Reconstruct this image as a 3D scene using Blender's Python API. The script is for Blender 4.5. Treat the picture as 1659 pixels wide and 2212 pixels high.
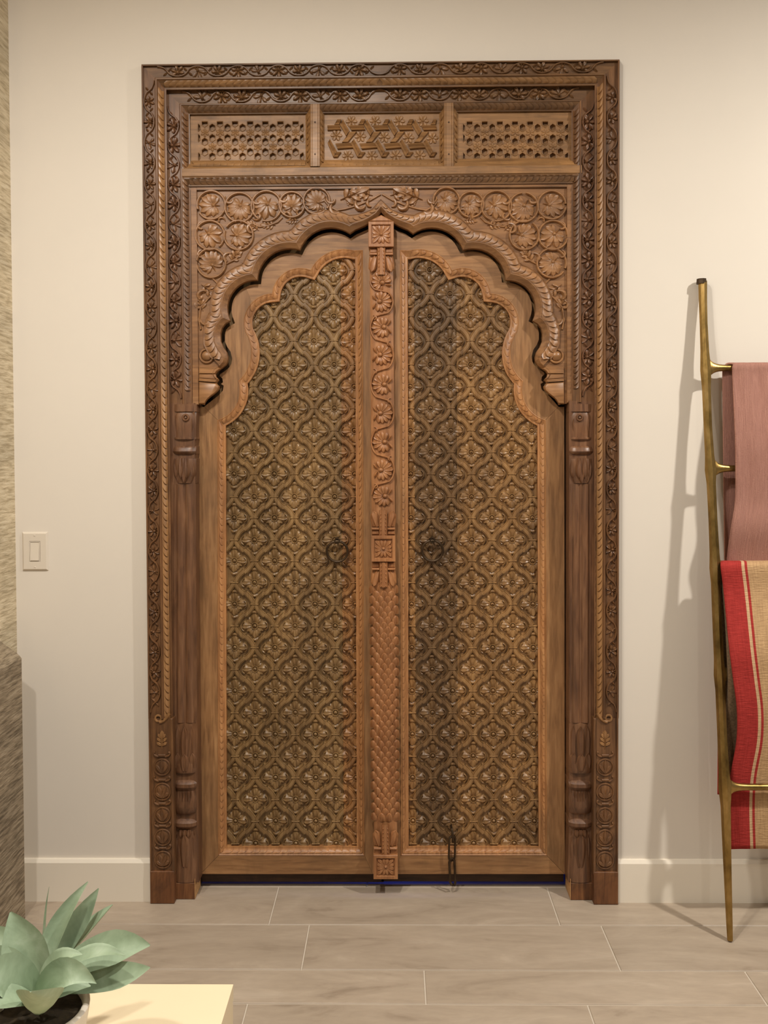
import bpy, math, random
from math import sin, cos, pi, radians, sqrt, atan2, hypot
from mathutils import Vector, Matrix, Euler
from mathutils.geometry import delaunay_2d_cdt
for o in list(bpy.data.objects): bpy.data.objects.remove(o)
SC = bpy.context.scene
COL = SC.collection
random.seed(7)

# ------------------------------------------------------------------ camera
F, W, H = 1815.0, 1659.0, 2212.0
YAW, PITCH, ROLL, PPY, DIST, EYE = 0.0124, 0.0215, -0.0045, 1011.5, 2.754, 1.49
cyw, syw, cp, sp, cr, sr = cos(YAW), sin(YAW), cos(PITCH), sin(PITCH), cos(ROLL), sin(ROLL)
_f = Vector((-syw, cyw, 0)); _r = Vector((cyw, syw, 0)); _u = Vector((0, 0, 1))
FWD = cp * _f - sp * _u; u2 = sp * _f + cp * _u
RGT = cr * _r + sr * u2; UPV = -sr * _r + cr * u2
CAM = Vector((0, -DIST, EYE))
cd = bpy.data.cameras.new('camera'); cam = bpy.data.objects.new('camera', cd); COL.objects.link(cam)
cam.matrix_world = Matrix(((RGT.x, UPV.x, -FWD.x, CAM.x), (RGT.y, UPV.y, -FWD.y, CAM.y), (RGT.z, UPV.z, -FWD.z, CAM.z), (0, 0, 0, 1)))
cd.sensor_fit = 'VERTICAL'; cd.sensor_height = 24.0; cd.lens = 24.0 * F / H
cd.shift_x = 0.0; cd.shift_y = -(H / 2 - PPY) / H
cd.clip_start = 0.05
SC.camera = cam

def P3(px, py, y):
    "where the sight line of a photo pixel meets the upright plane at depth y"
    d = FWD + RGT * ((px - W / 2) / F) - UPV * ((py - PPY) / F)
    return CAM + d * ((y + DIST) / d.y)
def PX(px, py, y):
    p = P3(px, py, y); return (p.x, p.z)
S = 0.00152

# ------------------------------------------------------------------ world, lamps, exposure
wd = bpy.data.worlds.new('room_light'); SC.world = wd; wd.use_nodes = True
bg = wd.node_tree.nodes['Background']; bg.inputs[0].default_value = (1.0, 0.95, 0.88, 1); bg.inputs[1].default_value = 0.14
def lamp(name, loc, power, size, color=(1, 0.955, 0.872), aim=None):
    l = bpy.data.lights.new(name, 'AREA'); l.shape = 'DISK'; l.size = size; l.energy = power; l.color = color
    o = bpy.data.objects.new(name, l); COL.objects.link(o); o.location = loc
    d = (Vector(aim) - Vector(loc)) if aim else Vector((0, 0, -1))
    o.rotation_euler = d.to_track_quat('-Z', 'Y').to_euler()
    return o
lamp('downlight', (2.15, -1.45, 3.18), 84, 0.12)
lamp('downlight', (-0.35, -1.55, 3.18), 42, 0.12)
lamp('downlight', (-1.10, -2.0, 3.18), 30, 0.12)
lamp('downlight', (0.9, -3.4, 3.18), 12, 0.12)
blue = lamp('blue_room_light', (0, 1.0, 0.9), 2.6, 0.4, (0.05, 0.10, 1.0), aim=(0, 0.3, 0))
SC.view_settings.view_transform = 'Standard'; SC.view_settings.look = 'None'
SC.view_settings.gamma = 1.0; SC.view_settings.use_curve_mapping = False
SC.view_settings.exposure = 0.0

# ------------------------------------------------------------------ materials
def nt(name):
    m = bpy.data.materials.new(name); m.use_nodes = True
    return m, m.node_tree, m.node_tree.nodes['Principled BSDF']
def N(t, typ, **kw):
    n = t.nodes.new(typ)
    for k, v in kw.items():
        if k.startswith('i_'): n.inputs[k[2:].replace('_', ' ')].default_value = v
        else: setattr(n, k, v)
    return n
def lin(c): return tuple((x / 255 / 12.92 if x / 255 <= 0.04045 else ((x / 255 + 0.055) / 1.055) ** 2.4) for x in c) + (1,)
def ramp(t, src, stops, interp='LINEAR'):
    r = N(t, 'ShaderNodeValToRGB'); r.color_ramp.interpolation = interp
    el = r.color_ramp.elements
    while len(el) < len(stops): el.new(0.5)
    for e, (p, c) in zip(el, stops): e.position = p; e.color = c
    t.links.new(src, r.inputs[0]); return r.outputs[0]
def mix(t, a, b, fac, mode='MIX'):
    n = N(t, 'ShaderNodeMix', data_type='RGBA', blend_type=mode)
    for s, v in ((n.inputs[0], fac), (n.inputs[6], a), (n.inputs[7], b)):
        if hasattr(v, 'is_linked'): t.links.new(v, s)
        else: s.default_value = v
    return n.outputs[2]
def scaled_pos(t, sc, src='pos'):
    if src == 'pos': o = N(t, 'ShaderNodeNewGeometry').outputs['Position']
    else: o = N(t, 'ShaderNodeTexCoord').outputs['Object']
    v = N(t, 'ShaderNodeVectorMath', operation='MULTIPLY'); t.links.new(o, v.inputs[0]); v.inputs[1].default_value = sc
    return v.outputs[0]
def noise(t, vec, scale, detail=4, rough=0.6, dist=0.0):
    n = N(t, 'ShaderNodeTexNoise'); t.links.new(vec, n.inputs['Vector'])
    n.inputs['Scale'].default_value = scale; n.inputs['Detail'].default_value = detail
    n.inputs['Roughness'].default_value = rough; n.inputs['Distortion'].default_value = dist
    return n.outputs['Fac']
def bump(t, b, h, strength, dist=0.002):
    n = N(t, 'ShaderNodeBump'); n.inputs['Strength'].default_value = strength; n.inputs['Distance'].default_value = dist
    t.links.new(h, n.inputs['Height']); t.links.new(n.outputs[0], b.inputs['Normal'])

def wood(name, dark, mid, light, axis='z', stain=None, stain_amt=0.5, rough=0.38, boards=None, gs=1.0, bstr=0.15):
    m, t, b = nt(name)
    sc = {'z': (1, 1, 0.09), 'x': (0.09, 1, 1)}[axis]
    g = noise(t, scaled_pos(t, sc), 90 * gs, 4, 0.55, 0.6)
    big = noise(t, scaled_pos(t, {'z': (1, 1, 0.35), 'x': (0.35, 1, 1)}[axis]), 9, 4, 0.6, 0.4)
    c = ramp(t, g, [(0.18, lin(dark)), (0.50, lin(mid)), (0.82, lin(light))])
    c2 = ramp(t, big, [(0.30, (0.72, 0.70, 0.68, 1)), (0.70, (1.18, 1.16, 1.14, 1))])
    c = mix(t, c, c2, 1.0, 'MULTIPLY')
    if boards:
        sepx = N(t, 'ShaderNodeSeparateXYZ'); t.links.new(N(t, 'ShaderNodeNewGeometry').outputs['Position'], sepx.inputs[0])
        mr = N(t, 'ShaderNodeMapRange'); t.links.new(sepx.outputs[0], mr.inputs[0])
        mr.inputs[1].default_value = boards[0]; mr.inputs[2].default_value = boards[1]
        cb = ramp(t, mr.outputs[0], boards[2], 'CONSTANT')
        c = mix(t, c, cb, 1.0, 'MULTIPLY')
    if stain:
        sn = noise(t, scaled_pos(t, (1, 1, 0.6)), 4.5, 6, 0.7, 1.2)
        f = ramp(t, sn, [(0.50, (0, 0, 0, 1)), (0.72, (stain_amt,) * 3 + (1,))])
        c = mix(t, c, lin(stain), f)
    t.links.new(c, b.inputs['Base Color'])
    rr = ramp(t, big, [(0.3, (rough + 0.12,) * 3 + (1,)), (0.7, (rough - 0.08,) * 3 + (1,))])
    t.links.new(rr, b.inputs['Roughness'])
    b.inputs['Specular IOR Level'].default_value = 0.5
    bump(t, b, g, bstr, 0.0012)
    return m
def plain(name, col, rough=0.5, metal=0.0, var=0.06, vs=6, bs=0.0, bscale=200, src='pos'):
    m, t, b = nt(name)
    n = noise(t, scaled_pos(t, (1, 1, 1), src), vs, 3)
    l = lin(col); a = tuple(x * (1 - var) for x in l[:3]) + (1,); z = tuple(min(1, x * (1 + var)) for x in l[:3]) + (1,)
    t.links.new(ramp(t, n, [(0.3, a), (0.7, z)]), b.inputs['Base Color'])
    b.inputs['Roughness'].default_value = rough; b.inputs['Metallic'].default_value = metal
    if bs: bump(t, b, noise(t, scaled_pos(t, (1, 1, 1), src), bscale, 4), bs, 0.001)
    return m

M_FRAME = wood('dark_carved_wood', (64, 42, 26), (108, 74, 46), (134, 96, 62), 'z', (60, 40, 30), 0.55, 0.40)
M_FRAMEX = wood('dark_carved_wood_lintel', (66, 46, 28), (106, 75, 47), (132, 98, 64), 'x', (62, 45, 30), 0.5, 0.40)
M_RIB = wood('worn_ridge_wood', (96, 66, 38), (146, 106, 66), (170, 130, 86), 'z', None, 0, 0.38)
M_RIBX = wood('worn_ridge_wood_lintel', (90, 64, 38), (132, 97, 61), (160, 122, 82), 'x', None, 0, 0.38)
M_PIL = wood('brown_pilaster_wood', (66, 42, 28), (108, 74, 50), (134, 98, 70), 'z', (84, 58, 44), 0.5, 0.40)
M_PANELX = wood('transom_wood', (96, 66, 38), (140, 102, 62), (164, 122, 78), 'x', (84, 60, 36), 0.5, 0.48)
M_SPAN = wood('spandrel_wood', (92, 60, 36), (134, 94, 58), (160, 118, 78), 'x', (86, 62, 40), 0.45, 0.42)
M_SPANR = wood('spandrel_relief_wood', (100, 68, 40), (146, 104, 66), (172, 128, 86), 'x', (88, 64, 42), 0.45, 0.38)
M_LEAF = wood('leaf_frame_wood', (100, 68, 40), (142, 103, 66), (168, 128, 87), 'z', (112, 82, 50), 0.5, 0.48)
M_LEAFX = wood('leaf_rail_wood', (104, 72, 44), (146, 106, 68), (170, 130, 88), 'x', (112, 82, 50), 0.5, 0.48)
M_LROPE = wood('leaf_rope_wood', (124, 80, 46), (166, 116, 72), (188, 140, 92), 'z', (100, 74, 46), 0.45, 0.42)
M_POST = wood('meeting_post_wood', (122, 76, 44), (158, 108, 68), (182, 132, 90), 'z', (124, 76, 46), 0.4, 0.42)
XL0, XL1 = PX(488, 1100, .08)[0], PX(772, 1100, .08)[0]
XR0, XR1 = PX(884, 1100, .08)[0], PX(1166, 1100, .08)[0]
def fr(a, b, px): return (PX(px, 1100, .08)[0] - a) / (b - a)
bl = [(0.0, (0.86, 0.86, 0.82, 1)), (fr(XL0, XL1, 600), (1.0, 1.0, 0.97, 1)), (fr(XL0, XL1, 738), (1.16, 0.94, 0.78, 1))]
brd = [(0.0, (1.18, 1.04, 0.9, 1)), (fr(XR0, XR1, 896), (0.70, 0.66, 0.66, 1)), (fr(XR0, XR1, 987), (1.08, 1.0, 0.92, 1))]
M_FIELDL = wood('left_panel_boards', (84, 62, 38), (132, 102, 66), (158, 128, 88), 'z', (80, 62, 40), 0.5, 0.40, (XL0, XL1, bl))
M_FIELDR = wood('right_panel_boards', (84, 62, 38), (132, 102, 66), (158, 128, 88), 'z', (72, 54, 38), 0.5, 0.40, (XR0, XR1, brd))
M_NEWWOOD = wood('fresh_cut_wood', (150, 108, 64), (190, 146, 96), (210, 168, 116), 'x', None, 0, 0.6)
M_BASEWOOD = wood('raw_base_wood', (72, 40, 18), (112, 70, 38), (136, 92, 54), 'z', (44, 26, 14), 0.7, 0.6)
M_DARKWOOD = wood('back_rail_wood', (40, 26, 16), (66, 44, 28), (88, 60, 38), 'x', (24, 16, 12), 0.7, 0.7)
M_IRON = plain('old_iron', (72, 57, 42), 0.42, 0.8, 0.25, 60, 0.3, 260)
M_WALL = plain('painted_wall', (218, 209, 197), 0.85, 0, 0.012, 3, 0.06, 500)
M_TRIM = plain('white_trim_paint', (232, 222, 206), 0.45, 0, 0.01, 3)
M_CEIL = plain('ceiling_paint', (232, 226, 216), 0.9)
M_SWITCH = plain('switch_plastic', (214, 203, 188), 0.35, 0, 0.01, 3)
M_GROUT = plain('pale_grout', (196, 184, 168), 0.9, 0, 0.04, 20)
M_TABLE = plain('cream_lacquer', (236, 218, 184), 0.5, 0, 0.02, 3)
M_TABLESIDE = M_TABLE
M_POT = plain('white_ceramic', (222, 212, 198), 0.35, 0, 0.02, 4)
M_SOIL = plain('dark_moss_soil', (44, 34, 18), 0.95, 0, 0.5, 60, 1.0, 160)

def brass():
    m, t, b = nt('cast_brass')
    n = noise(t, scaled_pos(t, (1, 1, 0.5)), 22, 4)
    t.links.new(ramp(t, n, [(0.3, lin((112, 88, 46))), (0.5, lin((154, 124, 70))), (0.75, lin((190, 156, 100)))]), b.inputs['Base Color'])
    b.inputs['Metallic'].default_value = 0.9; b.inputs['Roughness'].default_value = 0.36
    bump(t, b, noise(t, scaled_pos(t, (1, 1, .6)), 34, 2), 0.22, 0.003)
    return m
M_BRASS = brass()
def tile_mat():
    m, t, b = nt('wood_look_tile')
    oi = N(t, 'ShaderNodeObjectInfo')
    geo = N(t, 'ShaderNodeNewGeometry')
    off = N(t, 'ShaderNodeVectorMath', operation='SCALE'); off.inputs[0].default_value = (7, 13, 31); t.links.new(oi.outputs['Random'], off.inputs['Scale'])
    add = N(t, 'ShaderNodeVectorMath', operation='ADD'); t.links.new(geo.outputs['Position'], add.inputs[0]); t.links.new(off.outputs[0], add.inputs[1])
    mu = N(t, 'ShaderNodeVectorMath', operation='MULTIPLY'); t.links.new(add.outputs[0], mu.inputs[0]); mu.inputs[1].default_value = (0.28, 1.0, 1)
    n = noise(t, mu.outputs[0], 7, 6, 0.62, 1.6)
    fine = noise(t, mu.outputs[0], 60, 3, 0.6, 0.3)
    c = ramp(t, n, [(0.30, lin((146, 130, 113))), (0.42, lin((166, 150, 132))), (0.6, lin((174, 158, 140))), (0.75, lin((186, 171, 153)))])
    c = mix(t, c, ramp(t, fine, [(0.3, (0.94, 0.94, 0.94, 1)), (0.7, (1.04, 1.04, 1.04, 1))]), 1.0, 'MULTIPLY')
    v = N(t, 'ShaderNodeMapRange'); t.links.new(oi.outputs['Random'], v.inputs[0]); v.inputs[3].default_value = 0.93; v.inputs[4].default_value = 1.04
    c = mix(t, c, v.outputs[0], 1.0, 'MULTIPLY')
    t.links.new(c, b.inputs['Base Color']); b.inputs['Roughness'].default_value = 0.42
    return m
M_TILE = tile_mat()
def stone(name, a, b_, c_, sx=1.0):
    m, t, b = nt(name)
    n = noise(t, scaled_pos(t, (1.0, 0.13, 1.0)), 120, 3, 0.6, 0.15)
    n2 = noise(t, scaled_pos(t, (1.0, 0.3, 1.0)), 7, 4, 0.6, 0.6)
    c = ramp(t, n, [(0.34, lin(a)), (0.5, lin(b_)), (0.66, lin(c_))])
    c = mix(t, c, ramp(t, n2, [(0.3, (0.8, 0.8, 0.78, 1)), (0.7, (1.15, 1.15, 1.13, 1))]), 1.0, 'MULTIPLY')
    t.links.new(c, b.inputs['Base Color']); b.inputs['Roughness'].default_value = 0.85
    bump(t, b, n, 0.8, 0.005)
    return m
M_STONE = stone('board_marked_plaster', (172, 156, 128), (200, 184, 156), (216, 202, 176))
M_STONED = stone('grey_grained_stone', (104, 90, 72), (142, 126, 104), (166, 150, 128))

def cloth_pink():
    m, t, b = nt('dusty_pink_gauze')
    uv = N(t, 'ShaderNodeUVMap')
    v = N(t, 'ShaderNodeVectorMath', operation='MULTIPLY'); t.links.new(uv.outputs[0], v.inputs[0]); v.inputs[1].default_value = (60, 5, 1)
    n = noise(t, v.outputs[0], 2.6, 5, 0.65, 0.8)
    v2 = N(t, 'ShaderNodeVectorMath', operation='MULTIPLY'); t.links.new(uv.outputs[0], v2.inputs[0]); v2.inputs[1].default_value = (260, 190, 1)
    n2 = noise(t, v2.outputs[0], 1.0, 2)
    t.links.new(ramp(t, n, [(0.25, lin((158, 112, 100))), (0.6, lin((180, 132, 117))), (0.8, lin((190, 144, 129)))]), b.inputs['Base Color'])
    b.inputs['Roughness'].default_value = 0.95; b.inputs['Specular IOR Level'].default_value = 0.1
    h = N(t, 'ShaderNodeMath', operation='MULTIPLY_ADD'); t.links.new(n, h.inputs[0]); h.inputs[1].default_value = 2.0; t.links.new(n2, h.inputs[2])
    bump(t, b, h.outputs[0], 0.7, 0.004)
    return m
def cloth_red():
    m, t, b = nt('red_striped_weave')
    uv = N(t, 'ShaderNodeUVMap'); sep = N(t, 'ShaderNodeSeparateXYZ'); t.links.new(uv.outputs[0], sep.inputs[0])
    red, tan, cre = lin((168, 56, 52)), lin((190, 154, 114)), lin((204, 168, 130))
    c = ramp(t, sep.outputs[0], [(0.0, red), (0.155, cre), (0.178, red), (0.198, tan), (0.80, red), (0.82, cre), (0.845, red)], 'CONSTANT')
    v = N(t, 'ShaderNodeVectorMath', operation='MULTIPLY'); t.links.new(uv.outputs[0], v.inputs[0]); v.inputs[1].default_value = (14, 260, 1)
    n = noise(t, v.outputs[0], 1.0, 3, 0.6)
    v2 = N(t, 'ShaderNodeVectorMath', operation='MULTIPLY'); t.links.new(uv.outputs[0], v2.inputs[0]); v2.inputs[1].default_value = (90, 12, 1)
    n2 = noise(t, v2.outputs[0], 1.0, 3, 0.6)
    c = mix(t, c, ramp(t, n, [(0.3, (0.80, 0.78, 0.78, 1)), (0.7, (1.1, 1.12, 1.12, 1))]), 1.0, 'MULTIPLY')
    c = mix(t, c, ramp(t, n2, [(0.3, (0.84, 0.82, 0.82, 1)), (0.7, (1.06, 1.08, 1.08, 1))]), 1.0, 'MULTIPLY')
    t.links.new(c, b.inputs['Base Color']); b.inputs['Roughness'].default_value = 0.95; b.inputs['Specular IOR Level'].default_value = 0.1
    h = N(t, 'ShaderNodeMath', operation='ADD'); t.links.new(n, h.inputs[0]); t.links.new(n2, h.inputs[1])
    bump(t, b, h.outputs[0], 0.8, 0.003)
    return m
M_PINK, M_RED = cloth_pink(), cloth_red()
M_FLEECE = plain('brown_knit', (112, 90, 66), 0.95, 0, 0.35, 160, 1.0, 420)
def agave():
    m, t, b = nt('agave_leaf')
    n = noise(t, scaled_pos(t, (1, 1, 1)), 14, 4, 0.6, 0.5)
    t.links.new(ramp(t, n, [(0.3, lin((122, 140, 112))), (0.55, lin((150, 168, 140))), (0.8, lin((184, 198, 176)))]), b.inputs['Base Color'])
    b.inputs['Roughness'].default_value = 0.55
    return m
M_AGAVE = agave()

# ------------------------------------------------------------------ mesh helpers
class MB:
    "collects faces in (x, z, d): d is how far a point stands out from the plane y0 towards the room"
    def __init__(s, y0=0.0): s.v = []; s.f = []; s.y0 = y0; s.uv = None
    def grid(s, rows, cu=False, cv=False):
        b = len(s.v); n, m = len(rows), len(rows[0])
        for r in rows:
            for (x, z, d) in r: s.v.append((x, s.y0 - d, z))
        for i in range(n if cu else n - 1):
            for j in range(m if cv else m - 1):
                i2, j2 = (i + 1) % n, (j + 1) % m
                s.f.append((b + i * m + j, b + i * m + j2, b + i2 * m + j2, b + i2 * m + j))
    def box(s, x0, x1, z0, z1, d0, d1, bv=0.0):
        if bv <= 0:
            s.prism([(x0, z0), (x1, z0), (x1, z1), (x0, z1)], d0, d1)
        else:
            o = [(x0, z0), (x1, z0), (x1, z1), (x0, z1)]; i = [(x0 + bv, z0 + bv), (x1 - bv, z0 + bv), (x1 - bv, z1 - bv), (x0 + bv, z1 - bv)]
            s.grid([[p + (d0,) for p in o], [p + (d1 - bv,) for p in o], [p + (d1,) for p in i]], cv=True)
            n = len(s.v); s.f.append((n - 4, n - 3, n - 2, n - 1)); s.f.append((n - 9, n - 10, n - 11, n - 12))
    def prism(s, poly, d0, d1):
        n = len(poly); b = len(s.v)
        for d in (d0, d1):
            for (x, z) in poly: s.v.append((x, s.y0 - d, z))
        for i in range(n): s.f.append((b + i, b + (i + 1) % n, b + n + (i + 1) % n, b + n + i))
        s.f.append(tuple(range(b + n, b + 2 * n))); s.f.append(tuple(range(b + n - 1, b - 1, -1)))
    def plate(s, outer, holes, d0, d1, back=True):
        pts = []; fc = []
        for lp in [outer] + holes:
            k = len(pts); pts += [Vector(p) for p in lp]; fc.append(list(range(k, k + len(lp))))
        # mode 2 keeps what lies inside an odd number of outlines
        V, E_, Fs, ov, oe, of = delaunay_2d_cdt(pts, [], fc, 0 if not holes else 1, 1e-6)
        def inside(poly, x, y):
            r = False; n = len(poly)
            for i in range(n):
                (x1, y1), (x2, y2) = poly[i], poly[i - 1]
                if (y1 > y) != (y2 > y) and x < (x2 - x1) * (y - y1) / (y2 - y1) + x1: r = not r
            return r
        b = len(s.v)
        for v in V: s.v.append((v.x, s.y0 - d1, v.y))
        keep = []
        for fa in Fs:
            cx = sum(V[i].x for i in fa) / len(fa); cy = sum(V[i].y for i in fa) / len(fa)
            if inside(outer, cx, cy) and not any(inside(h, cx, cy) for h in holes): keep.append(fa)
        for fa in keep: s.f.append(tuple(b + i for i in fa))
        if back:
            b2 = len(s.v)
            for v in V: s.v.append((v.x, s.y0 - d0, v.y))
            for fa in keep: s.f.append(tuple(b2 + i for i in reversed(fa)))
        for lp in [outer] + holes:
            s.grid([[p + (d0,) for p in lp], [p + (d1,) for p in lp]], cv=True)
    def petal(s, bx, bz, ang, L, w, h, base=0.0, nl=5, nw=4, pk=0.62, groove=0.0, r0=0.0, tip=0.25, droop=0.35, edge=-0.0008, root=0.35):
        ca, sa = cos(ang), sin(ang); rows = []
        for i in range(nl + 1):
            t = i / nl
            wp = root + (1 - root) * sin(min(1, t / pk) * pi / 2) if t < pk else (tip + (1 - tip) * sqrt(max(0, 1 - ((t - pk) / (1 - pk)) ** 2)))
            if i == nl: wp = tip * 0.6
            hh = h * (0.45 + 0.55 * sin(min(1, t / 0.7) * pi / 2)) * (1 - (droop * ((t - .7) / .3) if t > .7 else 0))
            row = []
            for j in range(nw + 1):
                q = -1 + 2 * j / nw
                a = r0 + t * (L - r0); l = q * wp * w / 2
                d = hh * (1 - abs(q) ** 2.2) + (-groove * max(0, 1 - abs(q) * 3) if groove else 0)
                if abs(q) == 1: d = edge
                row.append((bx + a * ca - l * sa, bz + a * sa + l * ca, base + d))
            rows.append(row)
        last = [(x, z, base + edge) for (x, z, d) in rows[-1]]
        rows.append(last)
        s.grid(rows)
    def dome(s, cx, cz, r, h, base=0.0, seg=10, rings=3, hole=0.0):
        rows = [[(cx + r * cos(2 * pi * k / seg), cz + r * sin(2 * pi * k / seg), base - 0.0008) for k in range(seg)]]
        for i in range(1, rings + 1):
            a = i / rings * pi / 2; rr = max(hole, r * cos(a)) if i < rings else max(hole, r * 0.08)
            rows.append([(cx + rr * cos(2 * pi * k / seg), cz + rr * sin(2 * pi * k / seg), base + h * sin(a)) for k in range(seg)])
        if hole: rows.append([(cx + hole * .8 * cos(2 * pi * k / seg), cz + hole * .8 * sin(2 * pi * k / seg), base + h * 0.3) for k in range(seg)])
        s.grid(rows, cv=True)
        n = len(s.v); s.f.append(tuple(range(n - seg, n)))
    def ribbon(s, path, prof, close=False, taper=None):
        "prof: list of (offset across, height); path in the plane, (x, z) or (x, z, d)"
        n = len(path); rows = []
        for i, p in enumerate(path):
            a = path[(i - 1) % n] if (close or i > 0) else p; b = path[(i + 1) % n] if (close or i < n - 1) else p
            tx, tz = b[0] - a[0], b[1] - a[1]; l = hypot(tx, tz) or 1; nx, nz = -tz / l, tx / l
            k = taper(i / (n - 1)) if taper else 1.0
            d0 = p[2] if len(p) > 2 else 0.0
            rows.append([(p[0] + nx * o * k, p[1] + nz * o * k, d0 + (h * k if h > 0 else h)) for (o, h) in prof])
        s.grid(rows, cu=close)
    def rope(s, C, A, U, sp, h, skew=0.35, nl=4, nw=4):
        "overlapping tongues along C; A = half-width vectors, U = outward unit vectors, all (x, z, d)"
        ln = [0.0]
        for i in range(1, len(C)): ln.append(ln[-1] + sqrt(sum((C[i][k] - C[i - 1][k]) ** 2 for k in range(3))))
        T = ln[-1]; n = max(1, round(T / sp)); sp = T / n
        def at(a):
            a = min(max(a, 0), T); i = 0
            lo, hi = 0, len(ln) - 2
            while lo < hi:
                md = (lo + hi + 1) // 2
                if ln[md] <= a: lo = md
                else: hi = md - 1
            i = lo; f = (a - ln[i]) / ((ln[i + 1] - ln[i]) or 1)
            g = lambda X: tuple(X[i][k] * (1 - f) + X[i + 1][k] * f for k in range(3))
            return g(C), g(A), g(U)
        for k in range(n):
            rows = []
            for i in range(nl + 2):
                tau = min(1, i / nl); row = []
                for j in range(nw + 1):
                    q = -1 + 2 * j / nw
                    a = (k + tau + .7 * skew * q + 0.36 * (1 - q * q)) * sp
                    c, A_, U_ = at(a)
                    hh = h * (0.15 + 0.85 * tau ** 0.8) * (1 - 0.75 * q * q)
                    if i == nl + 1: hh = -0.0006
                    if abs(q) == 1: hh = -0.0006 if i == nl + 1 else 0.0002
                    row.append(tuple(c[m] + A_[m] * q + U_[m] * hh for m in range(3)))
                rows.append(row)
            s.grid(rows)
    def tube(s, pts, rad, seg=8, caps=True, flat=1.0):
        "pts in world (x, y, z)"
        n = len(pts); rows = []; up = Vector((0, 0, 1)); prev = None
        for i in range(n):
            a = Vector(pts[max(0, i - 1)]); b = Vector(pts[min(n - 1, i + 1)]); t = (b - a).normalized()
            if prev is None:
                ref = Vector((0, 1, 0)) if abs(t.y) < 0.9 else Vector((1, 0, 0))
                nn = (ref - t * ref.dot(t)).normalized()
            else: nn = (prev - t * prev.dot(t)).normalized()
            prev = nn; bb = t.cross(nn); r = rad[i] if isinstance(rad, (list, tuple)) else rad
            row = []
            for k in range(seg):
                q = 2 * pi * k / seg; p = Vector(pts[i]) + nn * (r * cos(q) * flat) + bb * (r * sin(q)); row.append((p.x, p.z, s.y0 - p.y))
            rows.append(row)
        s.grid(rows, cv=True)
        if caps:
            m = len(s.v); s.f.append(tuple(range(m - seg, m))); s.f.append(tuple(range(m - n * seg + seg - 1, m - n * seg - 1, -1)))
    def ring(s, c, R, r, seg=28, ts=8, tilt=0.0):
        rows = []
        for i in range(seg):
            a = 2 * pi * i / seg; row = []
            for j in range(ts):
                b = 2 * pi * j / ts; rr = R + r * cos(b); row.append((c[0] + rr * cos(a), c[1] + rr * sin(a), c[2] + r * sin(b) + tilt * sin(a) * R))
            rows.append(row)
        s.grid(rows, cu=True, cv=True)
    def add(s, o, dx=0.0, dz=0.0, dd=0.0, rot=0.0, sc=1.0, mx=1):
        "adds another buffer, turned in the plane, in place"
        b = len(s.v); c, n = cos(rot), sin(rot)
        for (x, y, z) in o.v:
            x = x * mx * sc; z = z * sc
            s.v.append((dx + x * c - z * n, s.y0 - dd + (y + o.y0 - o.y0) * sc, dz + x * n + z * c))
        for f in o.f: s.f.append(tuple(b + i for i in f))

WORLD = {}
def mesh_of(name, mb, mat, smooth=True, origin=(0, 0, 0), ang=40):
    me = bpy.data.meshes.new(name)
    ox, oy, oz = origin
    me.from_pydata([(x - ox, y - oy, z - oz) for (x, y, z) in mb.v], [], mb.f); me.update()
    me.materials.append(mat)
    if smooth:
        me.polygons.foreach_set('use_smooth', [True] * len(me.polygons)); me.set_sharp_from_angle(angle=radians(ang))
    return me
def mk(name, src, mat=None, parent=None, origin=(0, 0, 0), rot=None, scale=None, smooth=True, ang=40, kind=None, label=None):
    me = src if isinstance(src, bpy.types.Mesh) else mesh_of(name, src, mat, smooth, origin, ang)
    o = bpy.data.objects.new(name, me); COL.objects.link(o)
    og = Vector(origin); WORLD[o.name] = og
    if parent is not None: o.parent = parent; o.location = og - WORLD[parent.name]
    else: o.location = og
    if rot: o.rotation_euler = rot
    if scale: o.scale = scale
    if kind: o['kind'] = kind
    if label: o['label'] = label
    return o
def thing(name, loc, label, cat, group=None):
    o = bpy.data.objects.new(name, None); COL.objects.link(o); o.location = loc; WORLD[o.name] = Vector(loc)
    o.empty_display_size = 0.05
    o['label'] = label; o['category'] = cat
    if group: o['group'] = group
    return o
def struct(name, mb, mat, origin=(0, 0, 0), smooth=False): return mk(name, mb, mat, None, origin, smooth=smooth, kind='structure')

def arc3(a, m, b, n=10):
    "points on the circle through a, m, b from a to b (a left out)"
    ax, ay = a; bx, by = m; cx, cy = b
    d = 2 * (ax * (by - cy) + bx * (cy - ay) + cx * (ay - by))
    if abs(d) < 1e-9: return [(ax + (cx - ax) * i / n, ay + (cy - ay) * i / n) for i in range(1, n + 1)]
    ux = ((ax * ax + ay * ay) * (by - cy) + (bx * bx + by * by) * (cy - ay) + (cx * cx + cy * cy) * (ay - by)) / d
    uy = ((ax * ax + ay * ay) * (cx - bx) + (bx * bx + by * by) * (ax - cx) + (cx * cx + cy * cy) * (bx - ax)) / d
    R = hypot(ax - ux, ay - uy); A, Mm, B = [atan2(y - uy, x - ux) for x, y in (a, m, b)]
    w = lambda q, r: (q - r) % (2 * pi)
    sw = w(B, A)
    if w(Mm, A) > sw: sw -= 2 * pi
    return [(ux + R * cos(A + sw * i / n), uy + R * sin(A + sw * i / n)) for i in range(1, n + 1)]
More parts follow.
